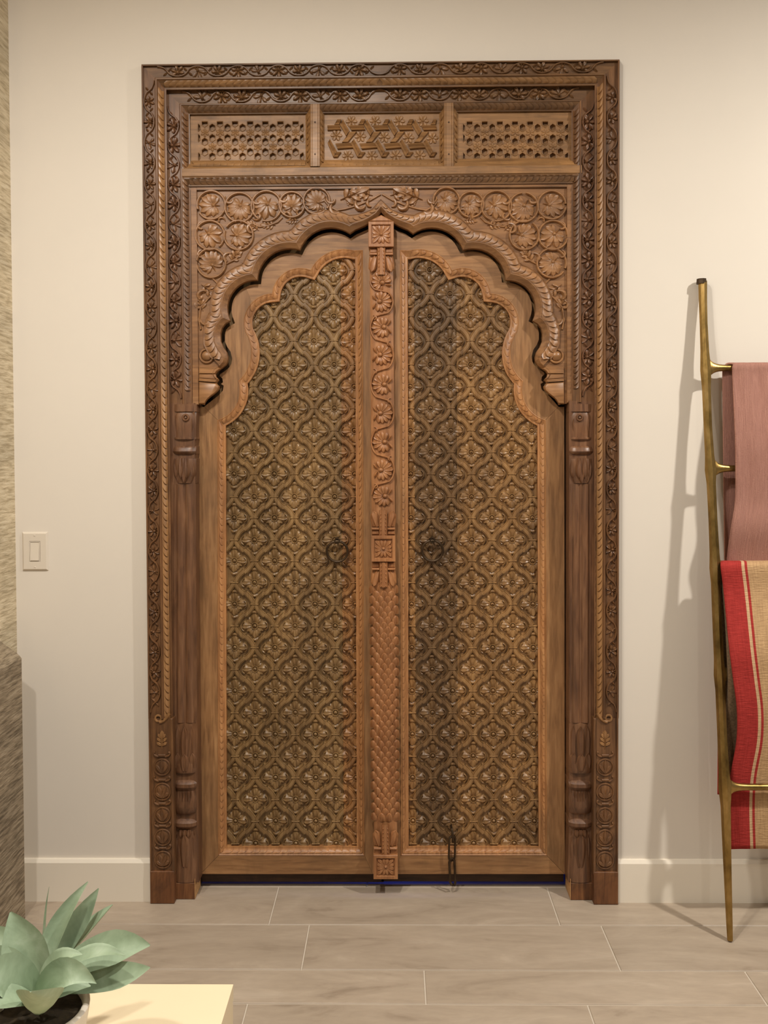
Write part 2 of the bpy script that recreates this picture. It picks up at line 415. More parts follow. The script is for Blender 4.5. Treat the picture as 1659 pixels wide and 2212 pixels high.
def offset(path, d, close=False):
    if not hasattr(d, '__len__'): d = [d] * len(path)
    "mitred offset to the left of travel (x right, y up)"
    n = len(path); out = []; cus = []
    for i in range(n):
        p = path[i]; a = path[(i - 1) % n] if (close or i > 0) else None; b = path[(i + 1) % n] if (close or i < n - 1) else None
        ns = []
        for (u, v) in ((a, p), (p, b)):
            if u is None or v is None: continue
            l = hypot(v[0] - u[0], v[1] - u[1])
            if l > 1e-9: ns.append((-(v[1] - u[1]) / l, (v[0] - u[0]) / l))
        nx = sum(q[0] for q in ns); nz = sum(q[1] for q in ns); l = hypot(nx, nz) or 1; nx /= l; nz /= l
        c = max(0.55, nx * ns[0][0] + nz * ns[0][1])
        out.append((p[0] + nx * d[i] / c, p[1] + nz * d[i] / c))
        if len(ns) == 2 and ns[0][0] * ns[1][0] + ns[0][1] * ns[1][1] < .8: cus.append(i)
    # near a sharp corner, points that would cross its bisector are drawn back onto the corner
    for i in cus:
        P0, Mi = path[i], out[i]; bx, bz = Mi[0] - P0[0], Mi[1] - P0[1]
        sd = lambda q: bx * (q[1] - P0[1]) - bz * (q[0] - P0[0])
        for k in list(range(-7, 0)) + list(range(1, 8)):
            j = i + k
            if close: j %= n
            elif not 0 <= j < n: continue
            if sd(path[j]) * sd(out[j]) < 0 and hypot(path[j][0] - P0[0], path[j][1] - P0[1]) < abs(d[i]) * 2.2: out[j] = Mi
    return out
def lerp(a, b, t): return a + (b - a) * t
def at_plane(pts, y): return [PX(px, py, y) for (px, py) in pts]
def mirror_px(pts, ax=824.0): return [(2 * ax - x, y) for (x, y) in pts]
HALF = [(-1, -0.0006), (-0.8, 0.55), (-0.35, 0.95), (0.35, 0.95), (0.8, 0.55), (1, -0.0006)]
def half(w, h): return [(a * w, b * h if b > 0 else b) for a, b in HALF]

# ------------------------------------------------------------------ the room
XL, XR, ZT, YF = -0.8101, 0.7261, 2.7373, -0.028
XW = PX(27, 700, 0)[0]
CEIL = 3.22
def wbox(mb, x0, x1, y0, y1, z0, z1, bv=0.0): mb.box(x0, x1, z0, z1, mb.y0 - y1, mb.y0 - y0, bv)
mb = MB(); hx0, hx1, hz = XL + .05, XR - .05, ZT - .05
wbox(mb, XW - .3, hx0, 0, .14, -.02, CEIL + .05); wbox(mb, hx1, 2.9, 0, .14, -.02, CEIL + .05); wbox(mb, hx0, hx1, 0, .14, hz, CEIL + .05)
struct('wall_back', mb, M_WALL)
mb = MB(); wbox(mb, XW - .75, XW, -.115, 0.0, 0.0, CEIL + .05); wbox(mb, XW - .75, XW - .50, -4.2, -.115, 0.0, CEIL + .05); WL = struct('wall_left', mb, M_STONE)
# raised base of the left wall with a sloping shoulder
hx, hz0 = PX(46.5, 1418, -0.1155)
mb = MB(); sl_ = .74; xs = XW - .52; zs = hz0 + .008 + (hx - .012 - xs) * sl_
sec = [(XW - .55, 0), (hx, 0), (hx, hz0 - .006), (hx - .004, hz0), (hx - .012, hz0 + .008), (xs, zs), (XW - .55, zs)]
mb.grid([[(x, z, 0.1155) for (x, z) in sec], [(x, z, 2.2) for (x, z) in sec]], cv=True)
n = len(mb.v); k = len(sec); mb.f.append(tuple(range(k))); mb.f.append(tuple(range(n - k, n)))
mk('stone_shoulder', mb, M_STONED, WL, (0, 0, 0), smooth=False)
mb = MB(); wbox(mb, XW - .3, 2.9, -4.2, .14, CEIL, CEIL + .1); struct('ceiling', mb, M_CEIL)
mb = MB(); wbox(mb, -1.3, 1.3, 1.7, 1.75, 0, 2.9); wbox(mb, -1.35, -1.3, .14, 1.75, 0, 2.9); wbox(mb, 1.3, 1.35, .14, 1.75, 0, 2.9); wbox(mb, -1.35, 1.35, .14, 1.75, 2.9, 2.95)
struct('wall_beyond', mb, M_WALL)
# floor: grout bed and single tiles
mb = MB(); wbox(mb, XW - .3, 2.9, -4.2, 1.75, -.03, -.0025); FL = struct('floor', mb, M_GROUT)
TL, G = 0.914, 0.0022
yr = [(.3093, .5379, -.7), (.0807, .3093, -.10), (-.1479, .0807, -.4012), (-.3765, -.1479, -.2733), (-.5243, -.3765, .0788), (-.7529, -.5243, -.402)]
wid = [.2286, .1478, .2286]; y = -.7529; i = 0
while y > -2.6:
    w_ = wid[i % 3]; yr.append((y - w_, y, random.uniform(-.6, .3))); y -= w_; i += 1
tiles = {}
for (ya, yb, xo) in yr:
    k = -2
    for k in range(-2, 4):
        xa, xb = xo + k * TL, xo + (k + 1) * TL
        xa_, xb_ = max(xa, XW - .1), min(xb, 2.6)
        if xb_ - xa_ < .05: continue
        key = (round(yb - ya, 4), round(xb_ - xa_, 4))
        if key not in tiles:
            m = MB(); hw, hd = (xb_ - xa_) / 2 - G, (yb - ya) / 2 - G
            o = [(-hw, -hd), (hw, -hd), (hw, hd), (-hw, hd)]; c = .0012
            m.v = [(x, y_, -.008) for x, y_ in o] + [(x, y_, -c) for x, y_ in o] + [(x * (1 - c / hw), y_ * (1 - c / hd), 0) for x, y_ in o]
            m.f = [(a + j, a + (j + 1) % 4, a + 4 + (j + 1) % 4, a + 4 + j) for a in (0, 4) for j in range(4)] + [(8, 9, 10, 11)]
            tiles[key] = mesh_of('tile', m, M_TILE, False)
        mk('tile', tiles[key], None, FL, ((xa_ + xb_) / 2, (ya + yb) / 2, 0))
# baseboards
def baseboard(name, x0, x1):
    zb = PX(150, 1858, -.016)[1]; m = MB()
    sec = [(0, 0), (.016, 0), (.016, zb - .010), (.010, zb), (0, zb)]
    m.grid([[(x, z, d) for (d, z) in sec] for x in (x0, x1)], cv=True)
    n = len(m.v); m.f += [tuple(range(5)), tuple(range(n - 5, n))]
    struct(name, m, M_TRIM)
baseboard('baseboard_left', XW, XL + .002); baseboard('baseboard_right', XR - .002, 2.9)

# ------------------------------------------------------------------ carved motifs shared by many pieces
def m_flower(np_=5, L=.0145, w=.0095, h=.0065, spread=radians(220)):
    m = MB()
    for k in range(np_):
        a = pi / 2 - spread / 2 + spread * k / (np_ - 1)
        m.petal(0, 0, a, L * (1.0 if k in (0, np_ - 1) else 1.12), w, h, nl=4, nw=4, groove=h * .35, r0=.002, pk=.65)
    m.dome(0, -.001, .0036, .0075, seg=8, rings=2)
    m.petal(0, -.002, -pi / 2 + .5, .010, .005, h * .8, nl=3, nw=2); m.petal(0, -.002, -pi / 2 - .5, .010, .005, h * .8, nl=3, nw=2)
    return m
def m_palm(sc=1.0, nl=7, seed=0):
    r = random.Random(seed); m = MB()
    for k in range(nl):
        a = pi / 2 + (k - (nl - 1) / 2) * radians(200) / (nl - 1) * .85
        L = .030 * (0.72 + .36 * cos(a - pi / 2)) * sc
        m.petal(0, -.006 * sc, a + r.uniform(-.07, .07), L, .0160 * sc, .0100, nl=5, nw=4, groove=.0030, r0=.003, pk=.66, droop=.5)
    for sg in (-1, 1):
        m.petal(0, -.004 * sc, -pi / 2 + sg * 1.0, .020 * sc, .010 * sc, .0075, nl=4, nw=4, groove=.0015, droop=.6)
    m.petal(0, .0, -pi / 2, .018 * sc, .005 * sc, .005, nl=3, nw=2)
    m.dome(0, -.004 * sc, .0045 * sc, .0085, seg=8, rings=2)
    return m
def m_acanthus(sc=1.0):
    m = MB()
    for k, (t, L) in enumerate(((.0, .016), (.35, .017), (.7, .016))):
        for sg in (-1, 1):
            m.petal(0, t * .026 * sc, pi / 2 + sg * (1.0 - t * .45), L * sc, .0105 * sc, .0055, nl=4, nw=4, groove=.0014, droop=.5)
    m.petal(0, .012 * sc, pi / 2, .028 * sc, .013 * sc, .0075, nl=5, nw=4, groove=.0018)
    m.petal(0, -.008 * sc, pi / 2, .040 * sc, .005 * sc, .006, nl=4, nw=2)
    return m
def m_comma(sc=1.0):
    m = MB(); p = []
    for i in range(9):
        t = i / 8; a = t * 3.6; r = .013 * (1 - .62 * t) * sc
        p.append((r * cos(a) - .013 * sc, r * sin(a)))
    m.ribbon(p, half(.0034 * sc, .0065), taper=lambda t: .35 + .9 * sin(min(1, t * 1.2) * pi / 1.25))
    return m
MOT = {}
def motif(key, fn, mat):
    k = (key, mat.name)
    if k not in MOT: MOT[k] = mesh_of(key[0] if isinstance(key, tuple) else key, fn(), mat, True, ang=50)
    return MOT[k]
def inst(name, me, parent, x, z, y, rot=0.0, sc=1.0, mx=1):
    e = Euler((0, -rot, 0)); return mk(name, me, None, parent, (x, y, z), rot=e, scale=(sc * mx, sc, sc))

# ------------------------------------------------------------------ carved door surround
SUR = thing('door_surround', ((XL + XR) / 2, YF, 0), 'tall dark wooden door surround carved with vines, rope bands and a lobed arch, standing against the white wall', 'door frame')
X0 = PX(310, 450, YF)[0]
def off(px, y): return PX(px, 450, y)[0] - X0
def pos(side, s, o, d):
    if side == 'L': return (XL + o, s, d)
    if side == 'R': return (XR - o, s, d)
    return (s, ZT - o, d)
PO = [(310, .03), (310, -.026), (311.3, -.028), (313, -.028), (314.2, -.0185), (338.2, -.0185), (338.8, -.0285), (339.6, -.030), (342.4, -.030), (343.4, -.027), (344.4, -.0255), (358.6, -.0125), (359.0, -.0125), (359.8, -.0145), (362.8, -.0145), (363.6, -.012), (363.8, .04)]
PI_ = [(363.2, .05), (363.2, .0065), (391, .0065), (391.6, .0005), (392.3, -.0005), (394.6, -.0005), (395.4, .0015), (410.5, .0155), (411, .017), (412.8, .0175), (412.9, .075)]
PO = [(off(p, y), -y) for p, y in PO]; PI_ = [(off(p, y), -y) for p, y in PI_]
ZC = PX(400, 873, 0)[1]
Z1555 = PX(340, 1553, YF)[1]
def sides(prof, z0):
    r = {}
    for sd in 'LRT':
        m = MB()
        if sd == 'T': rows = [[(XL + o, ZT - o, d) for o, d in prof], [(XR - o, ZT - o, d) for o, d in prof]]
        else: rows = [[pos(sd, z0 if z0 else Z1555, o, d) for o, d in prof], [pos(sd, ZT - o, o, d) for o, d in prof]]
        m.grid(rows); r[sd] = m
    return r
outer, inner = sides(PO, 0.0), sides(PI_, ZC)
JL = mk('jamb', outer['L'], M_FRAME, SUR, (XL, YF, 0), ang=25); JR = mk('jamb', outer['R'], M_FRAME, SUR, (XR, YF, 0), ang=25)
LT = mk('lintel', outer['T'], M_FRAMEX, SUR, (0, YF, ZT), ang=25)
IL = mk('inner_jamb', inner['L'], M_FRAME, SUR, (XL, 0, ZC), ang=25); IR = mk('inner_jamb', inner['R'], M_FRAME, SUR, (XR, 0, ZC), ang=25)
IT = mk('inner_lintel', inner['T'], M_FRAMEX, SUR, (0, 0, ZT), ang=25)
Z1555 = PX(340, 1553, YF)[1]
def rope_band(sd, s0, s1, oa, da, ob, db, sp, h, flip=1):
    m = MB(); c = ((oa + ob) / 2, (da + db) / 2); a = ((ob - oa) / 2, (db - da) / 2)
    l = hypot(*a); u = (-a[1] / l, a[0] / l)
    if u[1] < 0: u = (-u[0], -u[1])
    sg = {'L': (1, 0), 'R': (-1, 0), 'T': (0, -1)}[sd]
    C = [pos(sd, s, c[0], c[1]) for s in (s0, (s0 + s1) / 2, s1)]
    A = [(sg[0] * a[0] * .92, sg[1] * a[0] * .92, a[1] * .92)] * 3; U = [(sg[0] * u[0], sg[1] * u[0], u[1])] * 3
    m.rope(C, A, U, sp, h, skew=flip); return m
o1, o2 = off(344.4, -.0255), off(358.6, -.0125)
q1, q2 = off(395.4, .0015), off(410.5, .0155)
SPO, SPI = .0235, .0195
for sd, par, ipar in (('L', JL, IL), ('R', JR, IR), ('T', LT, IT)):
    s0, s1 = (Z1555, ZT - (o1 + o2) / 2 - .012) if sd != 'T' else (XL + (o1 + o2) / 2 + .012, XR - (o1 + o2) / 2 - .012)
    mid = (XL + XR) / 2
    mt = M_RIB if sd != 'T' else M_RIBX
    for (a, b) in (((s1, s0),) if sd != 'T' else ((mid, s0), (mid, s1))):
        mk('rope_moulding', rope_band(sd, a, b, o1, .0255, o2, .0125, SPO, .0062, .45 if sd != 'R' else .45), mt, par, pos(sd, a, 0, 0)[0:1] + (0,) + pos(sd, a, 0, 0)[1:2], kind='stuff')
    s0, s1 = (ZC + .045, ZT - (q1 + q2) / 2 - .008) if sd != 'T' else (XL + (q1 + q2) / 2 + .01, XR - (q1 + q2) / 2 - .01)
    for (a, b) in (((s1, s0),) if sd != 'T' else ((mid, s0), (mid, s1))):
        mk('rope_moulding', rope_band(sd, a, b, q1, -.0015, q2, -.0155, SPI, .0055, .45), M_FRAME if sd != 'T' else M_FRAMEX, ipar, pos(sd, a, 0, 0)[0:1] + (0,) + pos(sd, a, 0, 0)[1:2], kind='stuff')
def vine(sd, s0, s1, oc, hw, d, cell, par, mat, ph=0.0, sc=1.0):
    n = max(2, round(abs(s1 - s0) / cell)); cell = (s1 - s0) / n; m = MB(); pth = []; K = 12
    for i in range(n * K + 1):
        t = i / K; cc = cos(pi * t + ph); o = oc + hw * .90 * (abs(cc) ** .62) * (1 if cc > 0 else -1)
        p = pos(sd, s0 + t * cell, o, d); pth.append(p)
    m.ribbon(pth, half(.0034, .0075))
    for i in range(n):                                  # small tendrils where the stem crosses the band
        t = i + .5; p = pos(sd, s0 + t * cell, oc, d); q = pos(sd, s0 + (t + .4) * cell, oc, d)
        a0 = atan2(q[1] - p[1], q[0] - p[0])
        for w_ in (.75, -.75, 2.4): m.petal(p[0], p[1], a0 + w_ * (1 if i % 2 else -1), .015 * sc, .0075 * sc, .0065, base=d, nl=4, nw=2, droop=.5)
    ox = pos(sd, s0, oc, d); org = (ox[0], -d, ox[1])
    mk('vine_stem', m, mat, par, org)
    fl = motif(('carved_flower', 5), m_flower, mat); lf = motif(('carved_leaf', 3), lambda: m_flower(3, .017, .010, .0046, radians(120)), mat)
    for i in range(n + 1):
        sgn = -1 if cos(pi * i + ph) > 0 else 1
        p = pos(sd, s0 + i * cell, oc - sgn * hw * .10, d); e = pos(sd, s0 + i * cell, oc + sgn * hw, d)
        if i in (0, n): continue
        a = atan2(e[1] - p[1], e[0] - p[0])
        inst('carved_flower' if i % 3 else 'carved_leaf', fl if i % 3 else lf, par, p[0], p[1], -d, a - pi / 2 + random.uniform(-.45, .45), sc * random.uniform(1.05, 1.22))
ov, oh = (off(314.6, -.0185) + off(338, -.0185)) / 2, (off(338, -.0185) - off(314.6, -.0185)) / 2
iv, ih = (off(363.2, .0065) + off(391, .0065)) / 2 + .001, (off(391, .0065) - off(363.2, .0065)) / 2 - .002
for sd, par, ipar in (('L', JL, IL), ('R', JR, IR)):
    vine(sd, ZT - .05, Z1555 + .02, ov, oh, .0185, .0655, par, M_FRAME, sc=1.16)
    vine(sd, ZT - iv - .03, ZC + .02, iv, ih, -.0065, .062, ipar, M_PIL, ph=pi, sc=1.45)
mid = (XL + XR) / 2
for sg in (-1, 1):
    vine('T', mid, mid + sg * ((XR - XL) / 2 - .05), ov, oh, .0185, .0655, LT, M_FRAMEX, sc=1.3)
    vine('T', mid, mid + sg * ((XR - XL) / 2 - iv - .03), iv, ih, -.0065, .0640, IT, M_FRAMEX, ph=pi, sc=1.45)
# lower ends of the outer jambs: scroll, leaf and a chain of buds above a plain foot
def bud(r, k):
    m = MB(); m.dome(0, 0, r, .0045, seg=18, rings=3); m.ring((0, 0, .002), r * .97, .0030, 24, 6)
    for i in range(3 + k % 2):
        a = pi / 2 + (i - (2 + k % 2) / 2) * .62
        m.petal(0, -r * .72, a, r * (1.62 - .45 * abs(i - (2 + k % 2) / 2)), r * .56, .0062, base=.0036, nl=5, nw=4, groove=.0016, r0=.001)
    return m
for sd, jb in (('L', JL), ('R', JR)):
    oa, ob = off(314.5, -.0215), off(359.5, -.0215); oc = off(339.5, -.0215); sx = 1 if sd == 'L' else -1
    zf = PX(340, 1882, YF)[1]
    m = MB(); a, b = sorted((pos(sd, 0, oa, 0)[0], pos(sd, 0, ob, 0)[0])); m.box(a, b, zf - .01, Z1555, .0, .0222)
    for u, v in ((off(310.2, YF), oa), (ob, off(363.8, YF))):
        a, b = sorted((pos(sd, 0, u, 0)[0], pos(sd, 0, v, 0)[0])); m.box(a, b, zf - .01, Z1555, -.04, .0282, .001)
    mk('carved_foot_panel', m, M_FRAME, jb, ((a + b) / 2, -.02, zf), smooth=False)
    m = MB(); a, b = sorted((pos(sd, 0, off(310.2, YF), 0)[0], pos(sd, 0, off(363, -.028), 0)[0])); m.box(a, b, 0.001, zf, .0, .0295, .0015); mk('plain_foot', m, M_BASEWOOD, jb, ((a + b) / 2, -.02, 0), smooth=False, label='plain stained foot of the jamb')
    xc = pos(sd, 0, oc, 0)[0]
    m = MB(); zz = PX(340, 1553, YF)[1]; xo = pos(sd, 0, off(332, -.0215), 0)[0]
    m.ring((xo, zz, .0225), .010, .0035, 18, 6)
    pp = [(xo + sx * (.004 + .034 * i / 10), zz - .012 + (.03 * (i / 10) ** 2 if i else 0)) for i in range(11)]
    m.ribbon([(p[0], p[1], .0222) for p in pp], half(.006, .006)); mk('scroll_end', m, M_RIB, jb, (xo, -.022, zz))
    z = PX(345, 1612, YF)[1]; inst('carved_leaf', motif(('carved_leaf', 9), lambda: m_acanthus(1.25), M_RIB), jb, xc, z, -.0222)
    for k, py in enumerate((1658, 1711, 1762, 1810, 1858)):
        x, z = xc, PX(345, py, YF)[1]
        inst('carved_bud', motif(('carved_bud', k % 3), lambda k=k: bud((.027, .028, .026)[k % 3], k), M_FRAME), jb, x, z, -.0222)
        zb = PX(345, py - 25.5, YF)[1]; m = MB(); m.box(x - .012, x + .012, zb - .0035, zb + .0035, .02, .0275, .001)
        for sg in (-1, 1): m.ribbon([(x + sg * (.011 + .016 * sin(t / 6 * 2.4)), zb + .007 * (1 - cos(t / 6 * 3.2)) - .004, .0222) for t in range(7)], half(.0036, .0055))
        mk('carved_band', m, M_FRAME, jb, (x, -.022, zb))

# transom: three sunk panels between two upright bars, over a moulded rail
YP = .026
def panel_plate(mat, rect, holes, name, par):
    x0, z1 = PX(rect[0], rect[1], YP); x1, z0 = PX(rect[2], rect[3], YP)
    m = MB(YP); m.plate([(x0, z0), (x1, z0), (x1, z1), (x0, z1)], holes, -.0115, 0.0, back=False)
    return mk(name, m, mat, par, ((x0 + x1) / 2, YP, (z0 + z1) / 2), smooth=False)
def hexpts(cx, cz, r, sq=1.0, cut=None):
    p = [(cx + r * cos(pi / 2 + k * pi / 3), cz + r * sq * sin(pi / 2 + k * pi / 3)) for k in range(6)]
    return p
YJ = YP + .0105; m = MB(YJ); a = PX(404, 360, YJ); b = PX(1246, 235, YJ); m.box(a[0], b[0], a[1], b[1], -.004, 0); mk('transom_backing', m, M_PANELX, SUR, (0, YJ, a[1]), smooth=False)
m6 = MB()
for k in range(6): m6.petal(0, 0, k * pi / 3 + pi / 6, .0150, .0105, .0034, nl=4, nw=4, r0=.002, pk=.7, tip=.05)
m6.dome(0, 0, .0028, .0042, seg=8, rings=2)
STAR = mesh_of('carved_star', m6, M_PANELX, True, ang=50)
def jali(x0px, mirror=False):
    "pierced star lattice; crop frame: photo = x0 + .1748 * u, 230 + .1748 * v"
    rect = (x0px - 17, 240, x0px + 240, 357)
    k_ = .1748; ox = x0px - 25 - 25 * 0
    cp_ = []; holes = []; R = .0108; sq = 1.12
    cent = []
    for i in range(-1, 8):
        for (v, sh) in ((262, 0), (390, 0), (435, 1), (562, 1), (618, 0), (208, 1)): cent.append((335 - 187 + i * 187 + (-93 if sh else 0) - (0), v))
    rings = MB(YP)
    for (u, v) in cent:
        px, py = x0px - 28 + u * k_, 230 + v * k_
        if not (x0px - 4 < px < x0px + 232): continue
        c = PX(px, py, YP); h = hexpts(c[0], c[1], R, sq)
        zt = PX(px, 263, YP)[1]; xl, xr = PX(x0px + .5, 300, YP)[0], PX(x0px + 227.5, 300, YP)[0]; zb = PX(px, 346.5, YP)[1]
        h = [(min(max(x, xl), xr), min(max(z, zb), zt)) for x, z in h]
        g = []
        for p in h:
            if not g or hypot(p[0] - g[-1][0], p[1] - g[-1][1]) > .0012: g.append(p)
        if len(g) > 2 and hypot(g[0][0] - g[-1][0], g[0][1] - g[-1][1]) < .0012: g.pop()
        A = sum(g[i - 1][0] * g[i][1] - g[i][0] * g[i - 1][1] for i in range(len(g))) / 2
        if len(g) < 3 or abs(A) < 2.5e-5: continue
        holes.append(g)
        if len(g) == 6: rings.ribbon(g, [(-.0022, .0012), (-.0016, .0022), (.0, .0016), (.0003, -.001)], close=True)
    P = panel_plate(M_PANELX, rect, holes, 'pierced_panel', SUR)
    mk('hexagon_rims', rings, M_PANELX, P, WORLD[P.name], ang=30)
    for i in range(0, 8):
        for (v, s_) in ((326, 0), (503, 93)):
            px, py = x0px - 28 + (245 - 187 + i * 187 + s_) * k_, 230 + v * k_
            if x0px + 5 < px < x0px + 224:
                c = PX(px, py, YP); inst('carved_star', STAR, P, c[0], c[1], YP)
jali(428); jali(1000)
# middle panel: interlaced bars with six-petalled flowers between
PC = panel_plate(M_PANELX, (697, 240, 958, 357), [], 'interlaced_panel', SUR)
m6 = MB()
for k in range(6): m6.petal(0, 0, k * pi / 3, .0205, .0150, .0050, nl=5, nw=4, groove=.0016, r0=.003, pk=.68, tip=.35)
m6.dome(0, 0, .004, .006, seg=8, rings=2)
FL6 = mesh_of('carved_flower', m6, M_PANELX, True, ang=50)
def cpx(u, v): return (680 + u * .1808, 220 + v * .1808)
xlo, zlo = PX(708, 341.5, YP); xhi, zhi = PX(943, 257, YP)
def bar4(c4):
    q = [PX(*cpx(u, v), YP) for u, v in c4]
    if sum(p[0] < xlo - .002 or p[0] > xhi + .002 for p in q) > 1: return
    q = [(min(max(x, xlo), xhi), min(max(z, zlo), zhi)) for x, z in q]; m = MB(YP); rows = []
    a, b, c, d = q
    for t in (0, .0, .03, .97, 1, 1):
        e = t in (0, 1); r = []
        for (w_, h) in ((.02, -.001), (.04, .0072), (.13, .0086), (.20, .0074), (.5, .0018), (.80, .0074), (.87, .0086), (.96, .0072), (.98, -.001)):
            x0, z0 = lerp(a[0], b[0], t), lerp(a[1], b[1], t); x1, z1 = lerp(d[0], c[0], t), lerp(d[1], c[1], t)
            r.append((lerp(x0, x1, w_), lerp(z0, z1, w_), h))
        rows.append(r)
    rows[0] = [(x, z, -.001) for x, z, h in rows[0]]; rows[-1] = [(x, z, -.001) for x, z, h in rows[-1]]
    rows[1] = [(x, z, max(h, .0066) if h > 0 else h) for x, z, h in rows[1]]; rows[-2] = [(x, z, max(h, .0066) if h > 0 else h) for x, z, h in rows[-2]]
    m.grid(rows); mk('interlaced_bar', m, M_PANELX, PC, ((a[0] + c[0]) / 2, YP, (a[1] + c[1]) / 2), smooth=False)
for k in range(-1, 5):
    o = 287 * k
    for c4 in (((338, 214), (416, 352), (374, 414), (298, 284)), ((404, 288), (584, 284), (604, 342), (440, 348)), ((424, 362), (502, 358), (388, 494), (324, 494)), ((246, 504), (426, 494), (462, 556), (276, 572)), ((470, 448), (552, 592), (508, 668), (428, 502)), ((548, 604), (604, 604), (556, 668), (512, 668)), ((560, 214), (606, 214), (578, 282), (520, 284))):
        bar4([(u + o, v) for u, v in c4])
for k in range(5):
    for (u, v) in ((258 + 287 * k, 408 + 7 * k if k else 402), (438 + 285 * k, 232), (395 + 287 * k, 652)):
        if v > 300 and v < 500 or k < 4:
            c = PX(*cpx(u, v), YP)
            inst('carved_flower', FL6, PC, min(c[0], xhi - .006), min(max(c[1], zlo + .006), zhi - .006), YP, random.uniform(-.1, .1), .95)
# upright bars with a rope on both slopes
def upright(px):
    y0, y1 = 222, 359
    sec = [(-20.5, .0245), (-19, .0225), (-11, .006), (-10, .001), (-9, 0), (-7, 0), (-6.3, .0012), (-5.6, 0), (5.6, 0), (6.3, .0012), (7, 0), (9, 0), (10, .001), (11, .006), (19, .0225), (20.5, .0245)]
    m = MB(); rows = []
    for py in (y0, y1): rows.append([(PX(px + o, py, y)[0], PX(px, py, y)[1], -y) for o, y in sec])
    m.grid(rows); o = PX(px, 290, 0); u = mk('upright_bar', m, M_PANELX, SUR, (o[0], 0, o[1]), ang=25)
    for sg in (-1, 1):
        a, b = PX(px + sg * 11.5, 245, .007), PX(px + sg * 18.5, 245, .0215); zt, zb = PX(px, 241, .014)[1], PX(px, 350, .014)[1]
        xc, hx_ = (a[0] + b[0]) / 2, (b[0] - a[0]) / 2; m = MB(); l = hypot(hx_, .00725); 
        m.rope([(xc, zt, -.0142), (xc, (zt + zb) / 2, -.0142), (xc, zb, -.0142)], [(hx_, 0, -.00725)] * 3, [(.00725 / l * (1 if hx_ > 0 else -1), 0, abs(hx_) / l)] * 3, .0195, .0034, .45)
        mk('rope_moulding', m, M_PANELX, u, (xc, .0142, zt), kind='stuff')
    for py in (264, 333):
        c = PX(px, py, 0); m = MB(); m.dome(c[0], c[1], .0036, .0012, seg=8, rings=2); mk('peg', m, M_DARKWOOD, u, (c[0], 0, c[1]))
upright(680.5); upright(969.5)
# rail under the transom
def hsweep(sec, x0, x1):
    "sec: (photo row, depth)"
    m = MB(); m.grid([[(PX(px, 420, y)[0], PX(824, py, y)[1], -y) for py, y in sec] for px in (x0, x1)]); return m
m = hsweep([(344, .027), (345.5, .0245), (358.5, .006), (360, .0045), (360.5, .0), (376.5, 0), (378, .002), (378.5, .010)], 391, 1257)
RA = mk('rail', m, M_PANELX, SUR, (0, 0, PX(824, 377, 0)[1]), ang=25)
for (xa, xb) in ((414, 660), (703, 947), (990, 1236)):
    a, b = PX(xa, 346.5, .0235), PX(xb, 358, .007); zc, hz_ = (a[1] + b[1]) / 2, (a[1] - b[1]) / 2; l = hypot(hz_, .00825); m = MB()
    xb_ = PX(xb, 358, .0152)[0]
    m.rope([(a[0], zc, -.0152), ((a[0] + xb_) / 2, zc, -.0152), (xb_, zc, -.0152)], [(0, -hz_ * .9, .0075)] * 3, [(0, .00825 / l, hz_ / l)] * 3, .0225, .0032, .45)
    mk('rope_moulding', m, M_PANELX, RA, (a[0], .015, zc), kind='stuff')
m = hsweep([(377, .012), (378.5, .0025), (380, .0015), (383, .0015), (384, .003), (395, .0135), (396, .0135), (397, .012), (399, .012), (400, .0165), (402, .018), (407, .018), (407.5, .03)], 398, 1250)
RB = mk('lower_moulding', m, M_FRAMEX, SUR, (0, 0, PX(824, 395, 0)[1]), ang=25)
a, b = PX(409, 384.5, .0035), PX(1239, 394.5, .013); zc, hz_ = (a[1] + b[1]) / 2, (a[1] - b[1]) / 2; l = hypot(hz_, .0048); m = MB()
for (sa, sb) in ((mid, a[0]), (mid, b[0])):
    m.rope([(sa, zc, -.0083), ((sa + sb) / 2, zc, -.0083), (sb, zc, -.0083)], [(0, hz_ * .9, .0043)] * 3, [(0, -.0048 / l, hz_ / l)] * 3, .0205, .004, .4)
mk('rope_moulding', m, M_FRAMEX, RB, (0, .008, zc), kind='stuff')
m = MB(); k = 0; x = PX(408, 381, .0015)[0]; xe = PX(1240, 381, .0015)[0]; zc = PX(824, 381.3, .001)[1]
while x < xe - .018:
    m.petal(x + .001, zc, 0, .0185, .0062, .0028, base=-.0015, nl=3, nw=2, tip=.5, droop=.2); x += .0205
mk('bead_row', m, M_FRAMEX, RB, (0, 0, zc), kind='stuff')

# spandrel with the lobed arch
YS, YB = .0175, .0260           # margin / sunk bed
C1, C2, C3, C4, C5 = (755.7, 504), (647.6, 539.5), (555.5, 604.6), (497, 692.5), (487, 788)
arch = [(823.5, 458), (817, 467), (809, 474), (799, 481), (788, 487), (778, 491.5), (767, 496), C1]
arch += arc3(C1, (697, 493.5), C2, 12) + arc3(C2, (592, 545), C3, 12) + arc3(C3, (499.5, 634), C4, 12)
low = [(486, 699), (479, 708), (476, 720), (476.5, 737), (482, 750), (489, 760), (492, 772), (491, 781), C5, (479, 795), (468, 802), (464.5, 808), (466, 814), (471, 819), (471.5, 822), (467, 826), (468, 830), (473, 834), (472, 840), (466, 847), (456, 855), (447, 862), (441, 870), (440, 874.5)]
ARCH_L = arch + low
ARCH_R = mirror_px(ARCH_L)
def ring_w(px_pts, y): return at_plane(px_pts, y)
edge_px = list(reversed(ARCH_L)) + ARCH_R[1:]           # left foot -> apex -> right foot
edge = at_plane(edge_px, YS + .012)
APX = edge[len(edge) // 2]
DA = [hypot(p[0] - APX[0], p[1] - APX[1]) for p in edge]
lip = offset(edge, [.0165 * (.55 + .45 * min(1, d / .10)) for d in DA])                                # left of travel = away from the opening
